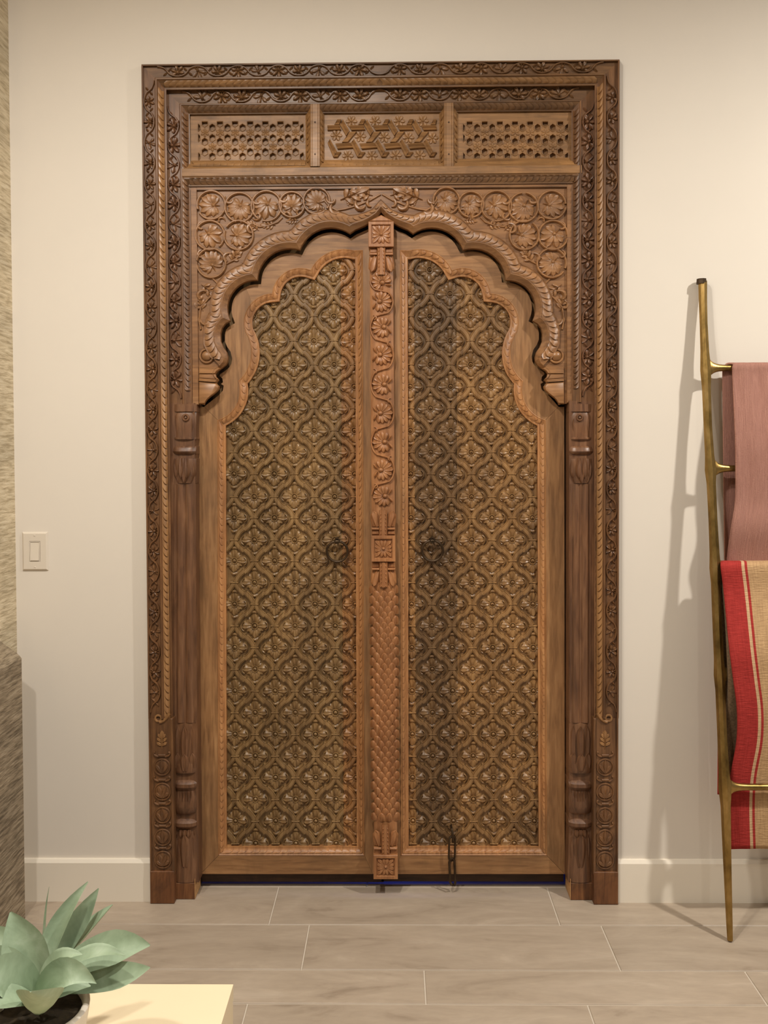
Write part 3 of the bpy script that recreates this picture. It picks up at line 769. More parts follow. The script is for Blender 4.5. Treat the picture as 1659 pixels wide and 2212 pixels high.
# keep the feet plain: no chamfer below the scrolls
nlow = len(low)
lip2 = []
for i, p in enumerate(lip):
    j = min(i, len(lip) - 1 - i); t = min(1, max(0.12, (j - 8) / (nlow - 12)))
    e = edge[i]; lip2.append((lerp(e[0], p[0], t), lerp(e[1], p[1], t)))
lip = lip2
xa, za = PX(411.5, 404, YS); xb, _ = PX(1238, 404, YS); zf = edge[0][1]
lip_c = lip
out_poly = [(xa, zf)] + lip_c + [(xb, zf), (xb, za), (xa, za)]
# border between the rope band and the sunk bed
band = offset(lip_c, .0400)
# bed (sunk) over the whole, margins and the arch band stand proud of it
m = MB(YB); bedpoly = [(xa, zf)] + offset(edge, .010) + [(xb, zf), (xb, za), (xa, za)]
m.plate(bedpoly, [], -.020, 0.0); SP = mk('spandrel_board', m, M_SPAN, SUR, (0, YB, za), ang=20)
def strip(A_, B_, da, db, y0, thick=None):
    m = MB(y0); rows = [[p + (da,) for p in A_], [p + (db,) for p in B_]]; m.grid(rows); return m
DM = YB - YS
ma = off(425, YS) - off(412, YS)
m = MB(YB)
m.box(xa, xa + ma, zf, za, -.004, DM, .001); m.box(xb - ma, xb, zf, za, -.004, DM, .001); m.box(xa + ma, xb - ma, za - .0075, za, -.004, DM, .001)
mk('margin', m, M_SPAN, SP, (0, YB, za), smooth=False)
# arch band: outer ridge, rope bed, lip, chamfer, soffit
e_in = edge; rows = []
KA = [.40 + .60 * min(1, d / .18) for d in DA]
def lo_(w): return offset(lip, [w * k for k in KA])
b_out = lo_(.0385); b_r1 = lo_(.0372); b_r2 = lo_(.0345); b_in = lo_(.0035)
i0 = 14; i1 = len(edge) - 14
def cl(pts, n0, n1): return [(min(max(x, xa + .003), xb - .003), max(z, zf)) for (x, z) in pts[n0:n1]]
m = MB(YB)
sl = slice(i0, i1)
m.grid([[p + (d,) for p in cl(q, i0, i1)] for q, d in ((b_out, -.002), (b_out, DM + .001), (b_r1, DM + .003), (b_r2, DM + .001), (b_in, DM - .0005), (offset(lip, .003), DM + .0012), (lip, DM + .0012))])
mk('arch_band', m, M_SPAN, SP, (0, YB, za), ang=30)
m = MB(YB)
m.grid([[p + (d,) for p in q] for q, d in ((lip, DM + .0012), (edge, DM - .012), (offset(edge, .0005), DM - .034))])
mk('arch_chamfer', m, M_SPAN, SP, (0, YB, za), ang=30)
cmid = lo_(.0190)
m = MB(YB); hw = .0150
napex = len(edge) // 2
for (ra, rb) in ((napex, i0 + 1), (napex, i1 - 2)):
    idx = list(range(napex, ra - 1, -1))
    idx = list(range(ra, rb, -1)) if rb < ra else list(range(ra, rb))
    Cc = [cmid[i] + (DM + .0002,) for i in idx]; Aa = []
    for i in idx:
        v = (b_r2[i][0] - b_in[i][0], b_r2[i][1] - b_in[i][1]); l = hypot(*v) or 1; Aa.append((v[0] * .47, v[1] * .47, 0))
    m.rope(Cc, Aa, [(0, 0, 1)] * len(idx), .0200, .0065, .45)
mk('rope_moulding', m, M_SPANR, SP, (0, YB, za), kind='stuff', ang=50)
# plain feet of the arch: corbels with rounded steps
for sg in (0, 1):
    f = (lambda q: q) if sg == 0 else (lambda q: mirror_px(q))
    m = MB(YB)
    def lump(px_poly, d0, d1, inset=.0025):
        q = at_plane(f(px_poly), YS - .004); cx = sum(p[0] for p in q) / len(q); cz = sum(p[1] for p in q) / len(q)
        q2 = [(x + (cx - x) * .14, z + (cz - z) * .14) for x, z in q]; q1 = [(x + (cx - x) * .04, z + (cz - z) * .04) for x, z in q]
        m.grid([[p + (d0,) for p in q], [p + (d1 * .75,) for p in q1], [p + (d1,) for p in q2]], cv=True); n = len(m.v); m.f.append(tuple(range(n - len(q), n)))
    lump([(428, 792), (470, 792), (476, 796), (468, 801), (464, 807), (428, 807)], -.002, .009)
    lump([(428, 807.5), (464, 807.5), (466, 814), (471, 819), (428, 816)], -.002, .006)
    lump([(428, 816.5), (470, 819.5), (467, 826), (428, 823)], -.002, .012)
    lump([(428, 824), (466, 827), (472, 834), (471, 841), (463, 849), (452, 857), (445, 864), (440, 872), (428, 873)], -.002, .011)
    mk('corbel', m, M_SPANR, SP, WORLD[SP.name], ang=45)
    c = PX(*f([(447, 769)])[0], YB); m = MB(YB); m.dome(c[0], c[1], .018, .014, seg=16, rings=4); m.ring((c[0], c[1], .004), .022, .004, 22, 6)
    mk('scroll_boss', m, M_SPANR, SP, (c[0], YB, c[1]))
# vine rings with flowers and palm leaves
rings_px = [(457, 444, 30, 'p'), (518, 449, 31, 'p'), (576, 446, 32, 'p'), (631, 443, 27, 'p'), (684, 435, 28, 'p'), (454, 509, 31, 'p'), (516, 509, 31, 'p'), (457, 569, 31, 'p')]
loose = [(746, 428, -1.2, 'a', 1.5), (772, 430, 2.2, 'c', 1.2), (706, 424, 2.6, 'c', 1.0), (722, 437, 1.9, 'c', 1.3), (797, 421, 1.35, 'a', 1.1), (441, 619, -2.2, 'a', 1.0), (452, 634, .5, 'c', 1.2), (437, 666, .3, 'a', .9), (433, 690, 3.0, 'c', 1.0), (551, 483, 1.2, 'c', 1.1), (555, 495, .9, 'a', .75), (590, 487, 1.5, 'a', .75), (620, 480, -1.4, 'c', 1.0), (502, 562, -.6, 'a', .95), (500, 548, 1.0, 'c', 1.0), (640, 476, 1.7, 'a', .6), (548, 424, 2.4, 'c', 1.0), (605, 420, 2.4, 'c', 1.0), (487, 424, 2.6, 'c', 1.0), (658, 459, .2, 'c', .8), (545, 472, -2.6, 'c', .9), (436, 479, 1.6, 'c', .8), (436, 540, 1.6, 'c', .8), (487, 478, .0, 'c', .7), (432, 648, 1.5, 'c', .9), (700, 455, 1.2, 'a', .55), (764, 446, 1.0, 'a', .5), (806, 430, 1.2, 'c', .9)]
rr = random.Random(5)
for sg in (0, 1):
    fx = (lambda x: x) if sg == 0 else (lambda x: 1648 - x)
    for i, (px, py, r, kd) in enumerate(rings_px):
        c = PX(fx(px), py, YB); m = MB(YB); R = r * S * 1.01; a0 = rr.uniform(0, 6)
        pth = [(c[0] + R * cos(a0 + 6.0 * t / 30) * (1 - .0), c[1] + R * sin(a0 + 6.0 * t / 30), .001 + .003 * (t / 30)) for t in range(31)]
        m.ribbon(pth, half(.0044, .0080)); mk('vine_ring', m, M_SPANR, SP, (c[0], YB, c[1]))
        v = i % 3; inst('carved_flower', motif(('carved_flower', 20 + v), lambda v=v: m_palm(1.66, (7, 9, 6)[v], v), M_SPANR), SP, c[0], c[1], YB, rr.uniform(-pi, pi), r / 31 * 1.0)
    for (px, py, a, kd, sc) in loose:
        c = PX(fx(px), py, YB); a = a if sg == 0 else -a
        inst('carved_leaf' if kd == 'a' else 'tendril', motif(('carved_leaf', 30), m_acanthus, M_SPANR) if kd == 'a' else motif('tendril', lambda: m_comma(1.1), M_SPANR), SP, c[0], c[1], YB, a, sc * 1.45, 1 if sg == 0 else -1)
    for pts in ([(700, 432), (712, 447), (728, 455), (745, 452), (770, 445), (800, 433), (822, 420)], [(458, 600), (470, 612), (468, 630), (450, 646), (434, 664), (430, 690), (434, 712)], [(610, 470), (600, 480), (580, 488), (560, 490), (548, 484)], [(486, 572), (498, 566), (510, 560), (522, 548)]):
        m = MB(YB); m.ribbon([PX(fx(x), y, YB) + (.0005,) for x, y in pts], half(.0038, .0055)); c = PX(fx(pts[0][0]), pts[0][1], YB); mk('vine_stem', m, M_SPANR, SP, (c[0], YB, c[1]))
m = MB(); a, b = PX(405, 885, .105), PX(1243, 395, .105); m.box(a[0] - .03, b[0] + .03, a[1], b[1], -.135, -.12); mk('arch_gap_blocker', m, M_DARKWOOD, SUR, (0, .12, a[1]), smooth=False)  # dark board added behind the arch to keep light out of its gap

# carved pilasters below the inner jambs
def pilaster(fx, name='pilaster'):
    cx = 397.5
    def sect(w, p, kind):
        if kind == 'f':       # two reeds with a groove between
            o = [(-1, .10), (-1, -p + .004), (-.93, -p + .001), (-.86, -p + .001), (-.82, -p + .005)]
            for k in range(7): t = -1 + k / 3; o.append((-.40 + t * .38, -p + .005 - .0075 * sqrt(max(0, 1 - t * t))))
            o.append((0, -p + .0065))
            for k in range(7): t = -1 + k / 3; o.append((.40 + t * .38, -p + .005 - .0075 * sqrt(max(0, 1 - t * t))))
            o += [(.82, -p + .005), (.86, -p + .001), (.93, -p + .001), (1, -p + .004), (1, .10)]
        else:
            o = [(-1, .10), (-1, -p + .012)]
            for k in range(21): t = -1 + k / 10; o.append((t * .99, -p + .012 - .012 * (max(0, 1 - abs(t) ** 3.2))))
            o += [(1, -p + .012), (1, .10)]
        return o
    Z = [(873, 26, .001, 'b'), (889, 26, .001, 'b'), (889.5, 25, -.004, 'b'), (900, 25, .001, 'b'), (925, 24, -.001, 'b'), (944, 24, -.001, 'b'), (945, 25, .002, 'b'), (949, 25, .002, 'b'), (950, 23, -.006, 'b'), (963, 23, -.006, 'b'), (964, 25, .0, 'b'), (966, 25, .003, 'b'), (970, 25, .006, 'b'), (975, 25, .008, 'b'), (980, 25, .003, 'b'), (982, 23, -.004, 'b'), (990, 23, -.004, 'b'), (991, 25, .003, 'b'), (1000, 25, .005, 'b'), (1020, 24.5, .002, 'b'), (1044, 24, -.003, 'b'), (1046, 24.5, -.0035, 'f'),
         (1562, 25, -.0035, 'f'), (1563, 24, -.003, 'b'), (1630, 24, -.002, 'b'), (1650, 24.5, .003, 'b'), (1664, 25, .006, 'b'), (1670, 25, .003, 'b'), (1672, 23, -.006, 'b'), (1686, 23, -.006, 'b'), (1688, 25, .0, 'b'), (1693, 25, .008, 'b'), (1700, 25, .009, 'b'), (1706, 25, .002, 'b'), (1709, 24, .000, 'b'), (1725, 25, .007, 'b'), (1740, 25, .010, 'b'), (1756, 25, .004, 'b'), (1761, 23, -.004, 'b'), (1770, 23, -.005, 'b'), (1772, 25, .0, 'b'), (1777, 25, .009, 'b'), (1784, 25, .009, 'b'), (1790, 25, .0, 'b'), (1793, 24, -.004, 'b'), (1805, 24.5, .0, 'b'), (1830, 25, .001, 'b'), (1878, 26.5, .002, 'b'), (1879, 26.5, .0025, 'b'), (1906, 26.5, .0025, 'b')]
    m = MB()
    # equal point counts: fluted shaft is its own piece
    runs = []; cur = []
    for z in Z:
        if cur and cur[-1][3] != z[3]: runs.append(cur); cur = []
        cur.append(z)
    runs.append(cur); objs = []
    for r in runs:
        m = MB(); rows = []
        for (py, w_, p, kd) in r:
            lean = (py - 900) * .0022
            z = PX(fx(cx), py, 0)[1]; xc = PX(fx(cx + lean), py, 0)[0]
            rows.append([(xc + o * w_ * S, z, -y) for o, y in sect(w_, p, kd)])
        m.grid(rows); n = len(rows[0]); b = len(m.v); m.f.append(tuple(range(n))); m.f.append(tuple(range(b - n, b)))
        objs.append((r, m))
    c = PX(fx(cx), 1906, 0); P = mk(name, objs[1][1], M_PIL, SUR, (c[0], 0, c[1]), ang=35)
    mk('capital', objs[0][1], M_PIL, P, (c[0], 0, PX(fx(cx), 873, 0)[1]), ang=35); mk('base', objs[2][1], M_PIL, P, c[0:1] + (0,) + c[1:2], ang=35)
    m = MB(); xa_, xb_ = PX(fx(362), 1300, .006)[0], PX(fx(424), 1300, .006)[0]; m.box(min(xa_, xb_), max(xa_, xb_), PX(fx(397), 1906, .006)[1], ZC + .004, -.10, -.006); mk('pilaster_backing', m, M_PIL, P, (c[0], .01, c[1]), smooth=False)
    # leaves carved on the bell, the skirt and the base
    def leafrow(pys, n, L, w_, h, ang, base_d, name, half_px=22, mat=M_PIL):
        g = motif((name, round(L * 1e4), round(w_ * 1e4)), lambda: mleaf(L, w_, h), mat)
        for k in range(n):
            t = (-1 + 2 * k / (n - 1)) if n > 1 else 0
            lean = (pys - 900) * .0022
            x, z = PX(fx(cx + lean + t * half_px), pys, 0); inst(name, g, P, x, z, -base_d + .010 * abs(t) ** 3, ang)
    def mleaf(L, w_, h):
        q = MB(); q.petal(0, 0, pi / 2, L, w_, h, nl=6, nw=4, groove=h * .45, pk=.55, tip=.15, root=.6); return q
    leafrow(990, 4, .066, .022, .010, pi, .003, 'carved_leaf', 18); leafrow(990, 3, .082, .024, .010, pi, .0015, 'carved_leaf', 14)
    leafrow(943, 2, .078, .030, .010, 0, .0005, 'carved_leaf', 12)
    for sg in (1,):
        x, z = PX(fx(cx + 4), 902, 0); m = MB(); m.ring((x, z, .003), .009, .0035, 18, 6); m.dome(x, z, .005, .007, seg=10, rings=2); mk('scroll_end', m, M_PIL, P, (x, 0, z))
    leafrow(1650, 3, .125, .026, .0075, 0, .0030, 'carved_leaf', 15); leafrow(1664, 3, .056, .028, .009, 0, .006, 'carved_leaf', 16)
    leafrow(1709, 7, .044, .0105, .008, pi, .003, 'carved_leaf', 18)
    leafrow(1754, 2, .048, .032, .009, 0, .0085, 'carved_bud', 11.5)
    leafrow(1792, 5, .026, .016, .008, pi, .000, 'carved_leaf', 17)
    leafrow(1872, 3, .110, .034, .010, 0, .0015, 'carved_leaf', 14); leafrow(1872, 2, .085, .026, .012, .1, .002, 'carved_leaf', 6)
    # fresh block the pilaster stands on
    sg = 1 if fx(0) == 0 else -1
    x0 = PX(fx(365), 1930, .0)[0]; x1 = PX(fx(420.5), 1940, -.002)[0]; zt = PX(fx(397), 1907.5, -.001)[1]
    m = MB(); a, b = min(x0, x1), max(x0, x1); m.box(a, b, .001, zt, -.082, .0015, .001); mk('foot_block', m, M_NEWWOOD if False else M_BASEWOOD, SUR, ((x0 + x1) / 2, 0, 0), smooth=False)
    xi = x1 + sg * .0008; m = MB(); a, b = min(x1 - sg * .0003, xi), max(x1 - sg * .0003, xi); m.box(a, b, .0015, zt + .012, -.0815, .0005); mk('cut_face', m, M_NEWWOOD, SUR, (x1, .04, 0), smooth=False, label='pale freshly cut inner face of the foot block')
    # two dark closures added to block light in the gap beside the leaf
    m = MB(); xa_ = PX(fx(423), 1300, .05)[0]; a, b = min(xa_, xa_ - sg * .11), max(xa_, xa_ - sg * .11); m.box(a, b, .004, ZC, -.128, -.02); mk('jamb_gap_blocker', m, M_DARKWOOD, SUR, (xa_, .1, zt), smooth=False)
    m = MB(); xa_ = PX(fx(424), 1300, .10)[0]; a, b = min(xa_ - sg * .03, xa_ + sg * .05), max(xa_ - sg * .03, xa_ + sg * .05); m.box(a, b, .07, ZC + .02, -.135, -.11); mk('leaf_edge_blocker', m, M_DARKWOOD, SUR, (xa_, .12, zt), smooth=False)
pilaster(lambda x: x); pilaster(lambda x: 1653.5 - x)

# ------------------------------------------------------------------ door leaves
YL, YBD = .058, .0835            # front of the leaf frame / bed of the boarded panel
# outline traced on the left leaf; the right leaf is its mirror image with its own small shifts
K1, K2, K3, K4 = (671, 583), (588, 634), (530, 717), (514.5, 823)
HEAD = [(784, 540.2), (764.5, 541)] + arc3((764.5, 541), (705, 548), K1, 12) + arc3(K1, (620, 586), K2, 12) + arc3(K2, (545.5, 652), K3, 12) + arc3(K3, (541.5, 776), K4, 12) + arc3(K4, (515, 864), (469.5, 907), 12)
def leafmap(side):
    if side == 0: return lambda p: p
    def g(p):
        x, y = p; t = (y - 540) / 1300.0
        ax = 824.0 + 2.6 * min(1, max(0, t))
        sh = -5.0 * max(0, 1 - abs(y - 800) / 130.0) if x < 600 else 0
        return (2 * ax - x + sh, y)
    return g
def rose_unit():
    m = MB()
    p = .0455
    for k, (a, L, w_, h) in enumerate(((0, .0430, .0350, .0125), (pi, .0430, .0350, .0125), (pi / 2, .0390, .0270, .0120), (-pi / 2, .0390, .0270, .0120))):
        m.petal(0, 0, a, L, w_, h, nl=6, nw=6, groove=.0030, r0=.0085, pk=.66, root=.28, tip=.4 if k < 2 else .75, droop=.3 if k < 2 else .1)
    for k in range(4):
        s0 = pi / 4 + k * pi / 2
        for dd in (-.30, .30):
            m.petal(0, 0, s0 + dd * .95, .0350, .0165, .0100, nl=5, nw=4, groove=.0026, r0=.0095, pk=.72, root=.32, droop=.75)
        m.petal(0, 0, s0, .0300, .0105, .0112, nl=4, nw=4, groove=.0018, r0=.0095, pk=.7, root=.4, droop=.6)
    for sg in (1, -1):        # turned-up rims of the side petals
        m.ribbon([(sg * (.0310 + .0125 * cos(a)), .0150 * sin(a), .004) for a in [(-1.25 + 2.5 * k / 10) for k in range(11)]], [(-.0022, -.001), (-.0012, .0075), (.0006, .0088), (.0022, -.001)])
    for sg in (1, -1):        # little curled tips above and below
        m.petal(0, sg * .0395, sg * pi / 2, .0125, .0280, .0105, nl=4, nw=4, root=.95, tip=.1, pk=.3, droop=.8)
    rows = [[(r * cos(2 * pi * k / 14), r * sin(2 * pi * k / 14), d) for k in range(14)] for r, d in ((.0125, .0015), (.0115, .0078), (.0095, .0076), (.0080, .0022), (.0066, .0022))]
    m.grid(rows, cv=True)
    m.dome(0, 0, .0068, .0095, base=.0015, seg=12, rings=3, hole=.0018)
    return m
def band_unit(px_dx=43.4, px_dz=47.0):
    "one diagonal stretch of the barbed lattice from a bar node (0,0) down to the right"
    s = .001562; X, Z = px_dx * s, px_dz * s
    m = MB(); w_ = .0080
    pr = [(-w_ * 1.25, -.001), (-w_ * 1.12, .0075), (-w_ * .95, .0092), (-w_ * .72, .0078), (-w_ * .62, .0104), (0, .0110), (w_ * .62, .0104), (w_ * .72, .0078), (w_ * .95, .0092), (w_ * 1.12, .0075), (w_ * 1.25, -.001)]
    def seg(a, mid_, b, n=7): return [a] + arc3(a, mid_, b, n)
    mx_, mz_ = X / 2, -Z / 2
    j = .0026
    A = seg((.0036, -.0020), (.25 * X - .0016, -.25 * Z - .0040), (mx_ - .0036, mz_ + .0002))
    B = seg((mx_ + .0036, mz_ - .0002), (.75 * X + .0016, -.75 * Z + .0040), (X - .0036, -Z + .0020))
    for q in (A, B): m.ribbon(q, pr)
    # the small step (barb) between the two curves
    t = (A[-1][0], A[-1][1]), (B[0][0], B[0][1])
    m.ribbon([(mx_ - .0075, mz_ - .0030), (mx_, mz_), (mx_ + .0075, mz_ + .0030)], [(a * .8, b * .97) for a, b in pr])
    return m
UNITS = {}
for nm, mat in (('L', M_FIELDL), ('R', M_FIELDR)):
    b0 = band_unit(); b1 = MB(); b1.add(b0, mx=-1)
    bar = MB(); bar.ribbon([(-.0150, 0), (-.0135, 0), (0, 0), (.0135, 0), (.0150, 0)], [(-.0032, -.001), (-.0027, .0100), (-.0010, .0128), (.0010, .0128), (.0027, .0100), (.0032, -.001)], taper=lambda t: .5 if t in (0, 1) else 1)
    UNITS[nm] = tuple(mesh_of(n_, q, mat, True, ang=40) for n_, q in (('rosette', rose_unit()), ('lattice_band', b0), ('lattice_band', b1), ('lattice_bar', bar)))
ROWS = [584, 635.5, 684, 737, 788, 835, 882, 930, 977, 1024, 1073, 1118.5, 1166] + [1211 + 46.72 * k for k in range(0, 13)] + [1820]
def in_poly(poly, x, y):
    r = False; n = len(poly)
    for i in range(n):
        (x1, y1), (x2, y2) = poly[i], poly[i - 1]
        if (y1 > y) != (y2 > y) and x < (x2 - x1) * (y - y1) / (y2 - y1) + x1: r = not r
    return r

def fish_post(L):
    "carved meeting post with rosette blocks, flower scroll and fish-scale shaft, fixed to the left leaf"
    YPT = .022
    def cxp(py): return 823.2 + (py - 480) * .0072
    def pt(dx, py, y): return PX(cxp(py) + dx, py, y)
    hwp = lambda py: 25.5
    bodies = {}
    def body(py0, py1, w_, d, round_=1.0, n=2):
        m = MB(); rows = []
        for i in range(n + 1):
            py = lerp(py0, py1, i / n); r = []
            x, z = pt(0, py, YPT)
            for k in range(13):
                t = -1 + k / 6; r.append((x + t * w_ * S, z, -(YPT + d) - round_ * .022 * (1 - sqrt(max(0, 1 - (t * .97) ** 2)))))
            r = [(x - w_ * S, z, -YL - .002)] + r + [(x + w_ * S, z, -YL - .002)]
            rows.append(r)
        m.grid(rows); q = len(rows[0]); b = len(m.v); m.f.append(tuple(range(q))); m.f.append(tuple(range(b - q, b))); return m
    c = pt(0, 1200, YPT)
    PST = mk('meeting_post', body(560, 1850, 25.3, .006, .55, 6), M_POST, L, (c[0], YPT, c[1]), ang=30)
    def block(pya, pyb, hw, nm='post_block'):
        yf = .010
        a = (PX(cxp(pya) - hw, pyb, yf)); b = PX(cxp(pya) + hw, pya, yf)
        m = MB(yf); t = .0065 * 1.0
        x0, z0, x1, z1 = a[0], a[1], b[0], b[1]; cx, cz = (x0 + x1) / 2, (z0 + z1) / 2; hx_, hz_ = (x1 - x0) / 2, (z1 - z0) / 2
        def rc(k, d, kk=0): return [(cx + sx * (hx_ - k), cz + sz * (hz_ - k), d) for sx, sz in ((-1, -1), (1, -1), (1, 1), (-1, 1))]
        m.grid([rc(0, -.046), rc(0, -.001), rc(.001, 0), rc(.0095, 0), rc(.0105, -.002), rc(.0115, -.0065)], cv=True); n = len(m.v); m.f.append((n - 4, n - 3, n - 2, n - 1))
        B = mk(nm, m, M_POST, PST, (cx, yf, cz), smooth=False)
        q = MB(); r = min(hx_, hz_) - .0125
        for k in range(12):
            a_ = k * pi / 6 + pi / 12; L_ = r / max(abs(cos(a_)), abs(sin(a_)))
            q.petal(0, 0, a_, min(L_, r * 1.34), r * .54, .0065, nl=5, nw=4, groove=.0018, r0=.005, pk=.68, tip=.4)
        q.dome(0, 0, .0058, .0095, seg=12, rings=3)
        mk('carved_rosette', mesh_of('carved_rosette', q, M_POST, True), None, B, (cx, yf + .0065, cz))
        return B
    # rosette meshes are built round their own centre, so shift the origin handling
    b1 = block(478, 533, 27.2); block(1157.5, 1213.5, 26.0); block(1848, 1899.5, 26.2)
    # pointed cap
    m = MB(.010); a, b, t = PX(cxp(470) - 26.5, 477.5, .010), PX(cxp(470) + 26.5, 477.5, .010), PX(823.3, 464, .010)
    o = [a, b, t]; cx = sum(p[0] for p in o) / 3; cz = sum(p[1] for p in o) / 3; i_ = [(lerp(x, cx, .25), lerp(z, cz, .25)) for x, z in o]
    m.grid([[p + (-.046,) for p in o], [p + (-.003,) for p in o], [p + (0,) for p in i_]], cv=True); n = len(m.v); m.f.append((n - 3, n - 2, n - 1))
    mk('pointed_cap', m, M_POST, PST, (cx, .010, cz), smooth=False)
    # flower scroll
    ys_ = [606, 651.5, 707, 767, 830, 892.5, 955, 1015, 1072]
    yf = YPT + .0052; m = MB(yf)
    pth = []
    for i in range(len(ys_) - 1):
        sg = 1 if i % 2 == 0 else -1
        for k in range(16):
            t = k / 16; cc = cos(pi * t); py = lerp(ys_[i], ys_[i + 1], t); x, z = pt(-sg * 24.3 * (abs(cc) ** .36) * (1 if cc > 0 else -1), py, yf); pth.append((x, z, -.0035 * abs(cc)))
    m.ribbon(pth, half(.0032, .0062))
    mk('scroll_stem', m, M_POST, PST, WORLD[PST.name])
    def fan(n_=9, flip=1):
        q = MB()
        for k in range(n_):
            a = pi + (k - (n_ - 1) / 2) * radians(27); q.petal(.006, 0, a, .031 - .006 * abs(k - (n_ - 1) / 2) / ((n_ - 1) / 2), .0135, .0072, nl=5, nw=4, groove=.0022, r0=.006, pk=.7, droop=.5, tip=.3)
        q.dome(.007, 0, .0065, .0085, seg=10, rings=3)
        for s_ in (-1, 1): q.petal(.016, s_ * .004, s_ * .9, .016, .008, .005, nl=3, nw=2, droop=.6)
        return q
    fm = motif('carved_flower_fan', fan, M_POST)
    for i, py in enumerate(ys_):
        sg = 1 if i % 2 == 0 else -1; c = pt(-sg * 1.5, py, yf)
        o = inst('carved_flower', fm, PST, c[0], c[1], yf, rr.uniform(-.25, .25) * 0.6 + (pi if sg < 0 else 0) - (.9 if i == 0 else 0), 1.30)
        for s_ in (-1, 1):
            c2 = pt(s_ * 19, py + 30, yf + .003)
            if i < len(ys_) - 1 and s_ == sg: inst('tendril', motif('tendril_post', lambda: m_comma(.8), M_POST), PST, c2[0], c2[1], yf + .002, 1.2 * s_, 1.0, 1 if s_ > 0 else -1)
    # collars between the blocks and the shafts
    def collar(pya, pyb, down):
        "ribbed tongue with leaves either side; down: the block lies above"
        m = MB(YPT); a = pt(-8.5, pya, YPT); b = pt(8.5, pyb, YPT); x0, x1 = a[0], b[0]
        sec = [(-1.02, -.004), (-1, .0055), (-.86, .0075), (-.74, .0055), (-.6, .0048), (-.3, .0075), (0, .0085), (.3, .0075), (.6, .0048), (.74, .0055), (.86, .0075), (1, .0055), (1.02, -.004)]
        m.grid([[(lerp(x0, x1, .5) + o * (x1 - x0) / 2, z, h) for o, h in sec] for z in (a[1], b[1])])
        mk('ribbed_tongue', m, M_POST, PST, (a[0], YPT, a[1]), ang=30)
        c = pt(0, (pya + pyb) / 2, YPT); step = 8.5; py = pya + 6; q = MB(YPT)
        while py < pyb - 4:
            for s_ in (-1, 1):
                p = pt(s_ * 2.2, py, YPT); q.petal(p[0], p[1], -pi / 2 + s_ * .75, .0105, .0055, .0022, base=.0055, nl=3, nw=2)
            py += step
        mk('tongue_leaves', q, M_POST, PST, (c[0], YPT, c[1]), kind='stuff')
        near, far = (pya, pyb) if down else (pyb, pya); dr = 1 if down else -1
        for s_ in (-1, 1):
            py = near + dr * 15; p = pt(s_ * 17.3, py, YPT); w_ = 8.3 * S
            m = MB(YPT); m.box(p[0] - w_, p[0] + w_, p[1] - .0035, p[1] + .0035, -.012, .006, .0015); mk('collar_bead', m, M_POST, PST, (p[0], YPT, p[1]), smooth=False)
            p = pt(s_ * 17.0, near + dr * 7, YPT); m = MB(YPT); m.box(p[0] - w_, p[0] + w_, p[1] - .008, p[1] + .008, -.016, -.001, .003); mk('collar_neck', m, M_POST, PST, (p[0], YPT, p[1]), smooth=False)
            p = pt(s_ * 12, near + dr * 19, YPT); g = motif(('carved_leaf', 77), lambda: mleaf2(), M_POST); inst('carved_leaf', g, PST, p[0], p[1], YPT + .003, (-pi / 2 if down else pi / 2) + s_ * dr * .28, 1.0)
            p = pt(s_ * 21, near + dr * 19, YPT); inst('carved_leaf', g, PST, p[0], p[1], YPT + .007, (-pi / 2 if down else pi / 2) - s_ * dr * .05, .9)
    def mleaf2():
        q = MB(); q.petal(0, 0, 0, .054, .027, .010, nl=6, nw=4, groove=.004, root=.55, tip=.2, pk=.75); return q
    collar(534, 594, True); collar(1102, 1157, False); collar(1214, 1268, True); collar(1780, 1847, False)
    # fish scales
    q = MB(); q.petal(0, -.006, pi / 2, .0290, .0265, .0050, nl=7, nw=8, root=.95, tip=.05, pk=.30, droop=.0, groove=-.0012)
    q.petal(0.0055, -.002, pi / 2 + .1, .0170, .0035, .0014, base=.0036, nl=3, nw=2, edge=-.001); q.petal(-.0055, -.002, pi / 2 - .1, .0170, .0035, .0014, base=.0036, nl=3, nw=2, edge=-.001)
    # scales point up: the lower edge of each tucks under the next row
    sm = mesh_of('scale', q, M_POST, True, ang=50)
    py = 1772; k = 0
    R = 25.3 * S * 1.0
    while py > 1262:
        n_ = 3 if k % 2 else 4
        for i in range(n_):
            t = (i - (n_ - 1) / 2) * 16.2
            x, z = pt(t, py, YPT); a = t / 25.3
            yy = YPT + .0065 + .55 * .022 * (1 - sqrt(max(0, 1 - (a * .97) ** 2))) - .001
            o = mk('scale', sm, None, PST, (x, yy, z)); o.rotation_euler = (radians(9), 0, a * .45); o.scale = (rr.uniform(.94, 1.06), 1, rr.uniform(.94, 1.06))
        py -= 11.2; k += 1
    return PST

